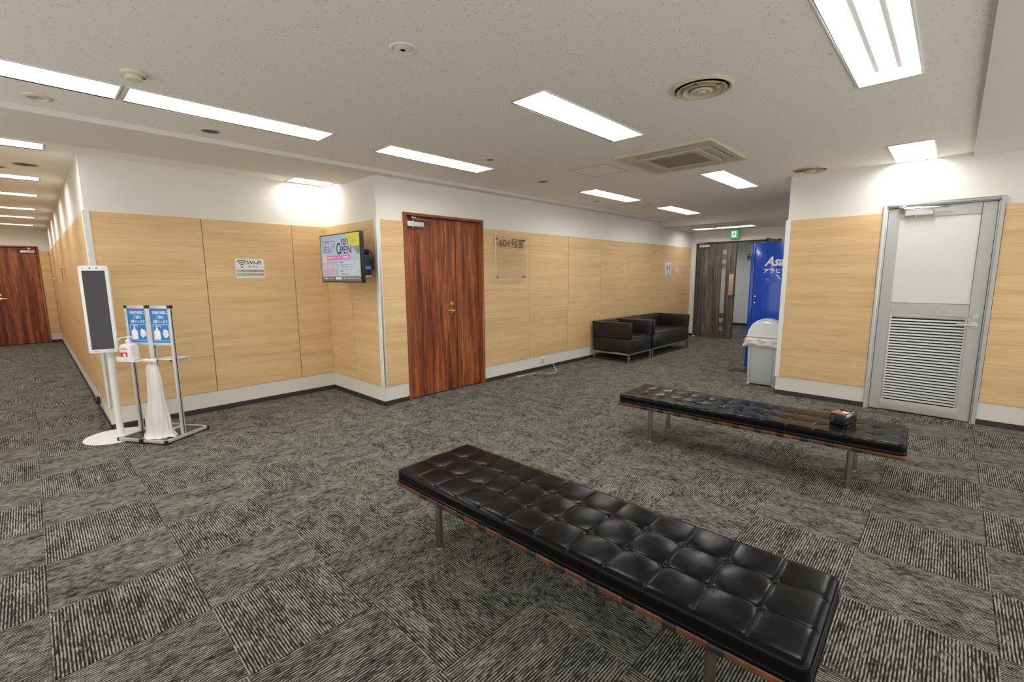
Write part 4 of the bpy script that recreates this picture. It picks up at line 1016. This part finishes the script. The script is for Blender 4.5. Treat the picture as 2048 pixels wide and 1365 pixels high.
scr('map_tag_green', poly([(.88, .14), (.96, .20), (.95, .23), (.87, .17)], .0011), (.35, .60, .12), .8)
tf = lambda x, z, d: (-.0036 - d, SX(x), SZ(z))
navy = emis('screen_navy_ink', (.03, .08, .30), .35); whit = emis('screen_white_ink', (.75, .75, .78), .75); brn = emis('screen_brown_ink', (.33, .22, .18), .5)
writing('screen_text', '12/1', t, navy, .565, .775, .155, .125, tf, bold=.03)
writing('screen_text', 'C', t, navy, .43, .575, .10, .25, tf, bold=.02)
writing('screen_text', 'PEN', t, navy, .53, .585, .27, .16, tf, bold=.01)
writing('screen_text', '貸会議室', t, whit, .06, .76, .31, .10, tf, bold=.0)
writing('screen_text', 'ニューオープン', t, whit, .06, .645, .23, .065, tf, bold=.0)
writing('screen_text', 'お得なキャンペーン実施中', t, whit, .17, .49, .56, .045, tf, bold=.01)
writing('screen_text', 'さらに', t, emis('screen_yellow_ink', (.35, .36, .4), .5), .77, .88, .10, .05, tf)
writing('screen_text', '2577', t, emis('screen_yellow_ink', (.35, .36, .4), .5), .80, .79, .13, .07, tf)
for v, u1, s in ((.385, .10, '特典'), (.195, .10, '特典')): writing('screen_text', s, t, brn, .50, v, .08, .035, tf, bold=.02)
for k, v in enumerate((.34, .31, .275, .24, .165, .14)): writing('screen_text', 'ご利用料金の割引とご案内'[:12 - k % 3 * 2], t, brn, .50, v, .30 - .04 * (k % 3), .018, tf)
writing('screen_text', '会議室・セミナー', t, whit, .04, .045, .30, .03, tf); writing('screen_text', 'ご予約・お問い合わせはこちら', t, whit, .55, .045, .42, .03, tf)
# bracket, player and cables behind it
obj('wall_bracket', G().box(.26, .286, -.10, .02, -.12, .10).box(.04, .27, -.07, -.02, -.03, .03).box(.038, .055, -.18, .12, -.10, .10), M_BLACKP, t, bev=.003)
pl = thing('media_player', 'black media player with blue strip hanging behind the television', 'media player', (2.60, -1.115, 1.575))
obj('player_body', box(-.055, .045, -.10, .10, -.115, .10), M_BLACKP, pl, bev=.006)
obj('blue_strip', box(-.057, .048, -.103, .103, -.045, -.015), plain('blue_plastic', (.05, .16, .55), .4), pl)
obj('tan_edge', box(-.045, .050, -.102, .095, -.128, -.113), plain('tan_metal', (.50, .38, .20), .4), pl)
obj('mount_plate', box(.045, .118, -.03, .06, -.05, .05), M_BLACKP, pl)
for k in range(3):
    obj('cable', G().tube(smooth_path([(-.04 + .01 * k, -.09, .10), (-.03, -.10, .135 + .008 * k), (.03, -.102, .14 + .006 * k), (.075, -.10, .10), (.085 - .01 * k, -.095, .04), (.05, -.09, -.03)]), .0035, 8), M_BLACKP, pl, smooth=True)

# ------------------------------------------------------------------ screen on a pole
t = thing('display_stand', 'tall narrow black screen in a white frame on a pole with round foot', 'display stand', (.515, -.262, 0))
obj('foot_disc', G().lathe([(0, .0), (.238, 0), (.240, .004), (.236, .010), (0, .012)], n=64), M_WHITE, t, smooth=True)
obj('pole', G().tube([(.028, .035, .010), (.028, .035, .86)], .0265, 28), M_WHITE, t, smooth=True)
hd = bpy.data.objects.new('screen_head', None)
a = math.radians(-22); c, s = math.cos(a), math.sin(a)
mk = lambda x, y, z: (-.013 + c * x - s * y, -.018 + s * x + c * y, z)
def kb(x0, x1, y0, y1, z0, z1): return G().hexa([mk(x0, y0, z0), mk(x1, y0, z0), mk(x1, y1, z0), mk(x0, y1, z0)], [mk(x0, y0, z1), mk(x1, y0, z1), mk(x1, y1, z1), mk(x0, y1, z1)])
rp = rrect(.103, .386, .016)
g = G(); n = len(rp); g.add([mk(x, -.018, 1.176 + z) for x, z in rp] + [mk(x, .022, 1.176 + z) for x, z in rp], [tuple(range(n)), tuple(range(2 * n - 1, n - 1, -1))] + [(i, (i + 1) % n, n + (i + 1) % n, n + i) for i in range(n)])
hd = obj('screen_case', g, M_WHITE, t, bev=.003)
obj('screen_panel', kb(-.079, .079, -.0195, -.017, .824, 1.520), plain('dark_glass_screen', (.030, .031, .033), .12, 0, .02), hd)
for x in (-.020, .026): obj('lens', G().tube([mk(x, -.018, 1.541), mk(x, -.0205, 1.541)], .0055, 14), M_BLACKP, hd, smooth=True)
for x in (-.052, .052): obj('speaker_slot', kb(x - .018, x + .018, -.0192, -.0178, .8065, .8095), plain('slot_grey2', (.35, .35, .35), .5), hd)
for x in (-.066, .075): obj('sensor_pad', kb(x - .012, x + .012, -.0188, -.0178, 1.538, 1.545), plain('pad_grey', (.66, .66, .66), .5), hd)
obj('neck_bracket', kb(-.03, .06, .018, .05, .80, .98), M_WHITE, hd, bev=.006)
# black power adapter on the corridor plinth
t = thing('power_adapter', 'black power adapter hanging on the plinth at the corridor corner', 'power adapter', (XA - .035, .78, .12))
obj('adapter_body', box(-.018, .018, -.042, .042, .0, .075), M_BLACKP, t, bev=.006)
obj('cable', G().tube(smooth_path([(0, -.05, 0), (-.01, -.12, -.08), (-.02, -.25, -.112), (.0, -.45, -.114), (-.05, -.60, -.114), (-.02, -.70, -.114), (.02, -.755, -.1135)]), .0035, 8), M_BLACKP, t, smooth=True)
# room signs standing off the corridor wall, seen edge-on
for y0, z0, z1, ring, lb in ((3.90, 1.42, 1.61, plain('yellow_standoff', (.75, .60, .08), .4), 'acrylic sign with yellow fixings seen edge-on on the corridor wall'), (8.20, 1.45, 1.95, M_CHROME, 'acrylic sign with silver fixings at the far end of the corridor wall')):
    t = thing('corridor_sign', lb, 'sign', (XA - .012, y0, z0)); hgt_ = z1 - z0
    obj('acrylic_plate', box(-.040, -.034, .01, .06, 0, hgt_), M_GLASS if z1 > 1.8 else plain('dark_edge_acrylic', (.10, .09, .07), .3), t)
    for yy in (.03,):
        for zz in (.0, hgt_): obj('standoff', G().lathe([(.011, .0), (.011, -.05), (0, -.05)], (0, yy, zz), n=12, ax='x'), ring, t)

# ------------------------------------------------------------------ hand sanitiser stand
AZ = math.radians(-57.5)
t = thing('sanitizer_stand', 'twin aluminium sign stand with blue hand hygiene posters and black base', 'stand', (.806, -.572, .012), AZ)
# local x along the width, local -y towards the viewer
hw = .262
for s in (-1, 1):
    c0, c1 = sorted((s * .003, s * hw)); y0, y1 = -.205, .245
    bp = obj('base_frame', ring_plate([(c1, y1), (c0, y1), (c0, y0), (c1, y0)], [(c1 - .022, y1 - .022), (c0 + .022, y1 - .022), (c0 + .022, y0 + .022), (c1 - .022, y0 + .022)], .004, .026), M_SILVER, t, bev=0)
    obj('base_board', box(c0 + .02, c1 - .02, y0 + .02, y1 - .02, .006, .018), plain('black_gloss_board', (.018, .016, .014), .22), t)
    for cx in (c0 + .011, c1 - .011):
        for cy in (y0 + .011, y1 - .011): obj('corner_cap', box(cx - .0125, cx + .0125, cy - .0125, cy + .0125, (.0005 if s < 0 and cx < -.1 else -.012), .0275), M_BLACKP, bp, bev=.002, seg=1)
pw = .013
for x, w_ in ((-.232, .012), (-.012, .012), (.012, .012), (.232, .012)):
    p = obj('post', box(x - w_, x + w_, -.017, .017, .026, 1.174), M_SILVER, t, bev=.0015, seg=1)
    obj('post_cap', box(x - w_ - .001, x + w_ + .001, -.019, .019, 1.174, 1.200), M_BLACKP, p, bev=.002)
    obj('post_groove', box(x + w_ - .0005, x + w_ + .0006, -.004, .004, .03, 1.168), M_BLACKP, p)
for s in (-1, 1):
    xc = s * .122; a, b = xc - .098, xc + .098
    obj('sign_rail', box(a, b, -.012, .012, 1.170, 1.198), M_SILVER, t, bev=.002)
    obj('sign_rail', box(a, b, -.012, .012, .840, .866), M_SILVER, t, bev=.002)
    ps = obj('poster', box(a, b, -.006, .0, .866, 1.170), plain('poster_blue', (.015, .20, .55), .35), t, label='blue poster asking visitors to disinfect hands')
    pf = lambda x, z, d, a=a: (a + x, -.0062 - d, .866 + z)
    for tx, x0, z0, ww in (('手指の消毒に', .018, .255, .160), ('ご協力', .058, .215, .080), ('お願いします', .022, .175, .155)):
        writing('poster_text', tx, ps, M_WPRINT, x0, z0, ww, .029, pf, bold=.014)
    g = G()
    for x0, x1, z0, z1 in ((.012, .184, .160, .163), (.012, .184, .018, .021), (.012, .015, .018, .163), (.181, .184, .018, .163)): g.box(a + x0, a + x1, -.0072, -.006, .866 + z0, .866 + z1)
    obj('picture_border', g, M_WPRINT, ps)
    bo = [(.022, .028), (.088, .028), (.088, .095), (.080, .108), (.066, .115), (.062, .125), (.062, .132), (.058, .135), (.058, .146), (.088, .148), (.097, .138), (.100, .141), (.090, .154), (.042, .153), (.042, .147), (.050, .146), (.050, .135), (.046, .131), (.046, .124), (.040, .114), (.028, .106), (.022, .095)]
    obj('bottle_picture', G().prism([(a + x, .866 + z) for x, z in bo], -.0072, -.006, 'xz'), M_WPRINT, ps)
    g = G()
    ho = [(.118, .098), (.128, .120), (.140, .124), (.146, .112), (.160, .118), (.166, .104), (.172, .086), (.176, .070), (.160, .052), (.142, .040), (.130, .046), (.120, .060), (.112, .078)]
    g.prism([(a + x, .866 + z) for x, z in ho], -.0072, -.006, 'xz')
    obj('hands_picture', g, M_WPRINT, ps)
    g = G()
    for k in range(4):
        x0, z0 = .112 + k * .007, .090 - k * .014
        g.prism([(a + x0, .866 + z0), (a + x0 + .030, .866 + z0 + .010), (a + x0 + .030, .866 + z0 + .0075), (a + x0, .866 + z0 - .0025)], -.0078, -.0071, 'xz')
    obj('finger_lines', g, plain('poster_blue', (.015, .20, .55), .35), ps)
# trays
def tray(x0, x1, y0, y1, z, lip):
    g = G().box(x0, x1, min(y0, y1), max(y0, y1), z, z + .003)
    ya = y1 + (.003 if y1 < y0 else -.003); g.box(x0, x1, *sorted((ya, y1)), *sorted((z, z + lip)))
    return obj('tray', g, M_WHITE, t, bev=.001, seg=1)
tray(-.225, -.035, .010, -.150, .710, .045); tray(.030, .222, -.022, .150, .715, -.038)
for x in (-.15, -.02, .03, .18): obj('tray_bolt', G().tube([(x, 0, .694), (x, 0, .710)], .008, 12), M_GREYD, t, smooth=True)

# pump bottle on the tray
u = Vector((math.cos(AZ), math.sin(AZ), 0)); v = Vector((-math.sin(AZ), math.cos(AZ), 0))
pb = Vector((.806, -.572, 0)) + u * -.152 + v * -.085
t = thing('pump_bottle', 'white disinfectant pump bottle with red label on the tray', 'bottle', (pb.x, pb.y, .7255), math.radians(-50))
bz = .152
lv = [(.0, .045), (.004, .052), (.03, .054), (.12, .054), (.142, .050), (.150, .034), (.1525, .014)]
g = G(); vs = []; n = 28
for z, h in lv:
    for x, y in rrect(h, h * .92, min(h * .45, .02)): vs.append((x, y, z))
fs = [(i * n + k, i * n + (k + 1) % n, (i + 1) * n + (k + 1) % n, (i + 1) * n + k) for i in range(len(lv) - 1) for k in range(n)]
fs += [tuple(range(n))[::-1], tuple((len(lv) - 1) * n + k for k in range(n))]
obj('bottle_body', g.add(vs, fs), M_WHITEP, t, smooth=True)
lb = obj('label_sheet', box(-.044, .030, -.0515, -.0495, .040, .128), plain('label_white', (.82, .80, .79), .4), t)
obj('red_block', box(-.042, .026, -.0522, -.0505, .040, .080), plain('label_red', (.62, .03, .03), .45), lb)
obj('label_symbol', G().prism([(-.010, .042), (.008, .042), (.010, .058), (.002, .072), (-.008, .070), (-.014, .058)], -.0528, -.0515, 'xz'), M_WPRINT, lb)
writing('label_text', '手指消毒', lb, plain('label_red', (.62, .03, .03), .45), -.040, .104, .062, .013, lambda x, z, d: (x, -.0516 - d, z), bold=.02)
writing('label_text', 'アルコール', lb, plain('label_red', (.62, .03, .03), .45), -.038, .088, .056, .009, lambda x, z, d: (x, -.0516 - d, z), bold=.0)
obj('pump_collar', G().lathe([(.018, .152), (.018, .160), (.022, .163), (.0225, .176), (.016, .184), (.008, .188), (.008, .204), (0, .205)], n=28), M_WHITEP, t, smooth=True)
obj('pump_spout', G().tube(smooth_path([(.034, .004, .209), (.0, 0, .210), (-.040, -.004, .206), (-.070, -.008, .198), (-.088, -.010, .180)]), .0052, 10).lathe([(.012, .202), (.013, .212), (0, .214)], n=20), M_WHITEP, t, smooth=True)

# plastic bag tied under the other tray, reaching the base
bb = Vector((.806, -.572, 0)) + u * .055 + v * -.060
t = thing('plastic_bag', 'long translucent white plastic bag knotted to the sanitiser stand, hanging to its base', 'plastic bag', (bb.x, bb.y, .003), AZ)
rr = random.Random(11); nn = 72; vs = []
P = [(.735, .026, .012), (.720, .036, .016), (.702, .030, .018), (.688, .036, .024), (.668, .054, .030), (.62, .064, .034), (.54, .070, .036), (.46, .076, .038), (.38, .082, .040), (.31, .090, .044), (.25, .104, .050), (.19, .116, .056), (.13, .120, .060), (.08, .124, .064), (.050, .134, .074), (.034, .146, .088), (.0285, .152, .098)]
ph = [rr.uniform(0, 6.28) for _ in range(8)]
for q, (z, a, b) in enumerate(P):
    for k in range(nn):
        th_ = 2 * PI * k / nn; fr_ = min(1, q / 6)
        amp = (.04 + .055 * fr_ + .05 * max(0, (q - 9) / 7)); jit = .012 * math.sin(q * 2.3 + 3 * th_) * fr_
        m = 1 + jit + amp * (.80 * math.sin(3 * th_ + ph[0] + .25 * q) + .50 * math.sin(7 * th_ + ph[1] - .5 * q) + .35 * math.sin(13 * th_ + ph[2] + .9 * q))
        x = a * math.cos(th_) * m - .006 * math.sin(q * .7) - .016 * (q / 16) + .0; y = b * math.sin(th_) * m + .014 * max(0, 1 - q / 4) - .010 * (q / 16)
        vs.append((x, y, z + (.004 * math.sin(5 * th_ + ph[3]) if q > 14 else .006 * math.sin(3 * th_ + ph[4]))))
for i in range(len(vs)):
    if vs[i][2] < .0285: vs[i] = (vs[i][0], vs[i][1], .0285)
g = G().add(vs, [(i * nn + k, i * nn + (k + 1) % nn, (i + 1) * nn + (k + 1) % nn, (i + 1) * nn + k) for i in range(len(P) - 1) for k in range(nn)] + [tuple((len(P) - 1) * nn + k for k in range(nn))])
obj('bag_body', g, M_BAG, t, smooth=True)
for sx in (-1, 1):
    g = G(); pts = smooth_path([(0, -.02, .715), (sx * .022, -.032, .728), (sx * .050, -.030, .722), (sx * .058, -.022, .700)], 5)
    rad = [.008 + .010 * math.sin(PI * min(1, k / len(pts) * 1.2)) for k in range(len(pts))]
    obj('bag_ear', g.tube(pts, rad, 10), M_BAG, t, smooth=True)
obj('bag_knot', G().lathe([(0, -.016), (.014, -.012), (.019, 0), (.014, .012), (0, .016)], (0, -.022, .715), n=16), M_BAG, t, smooth=True)
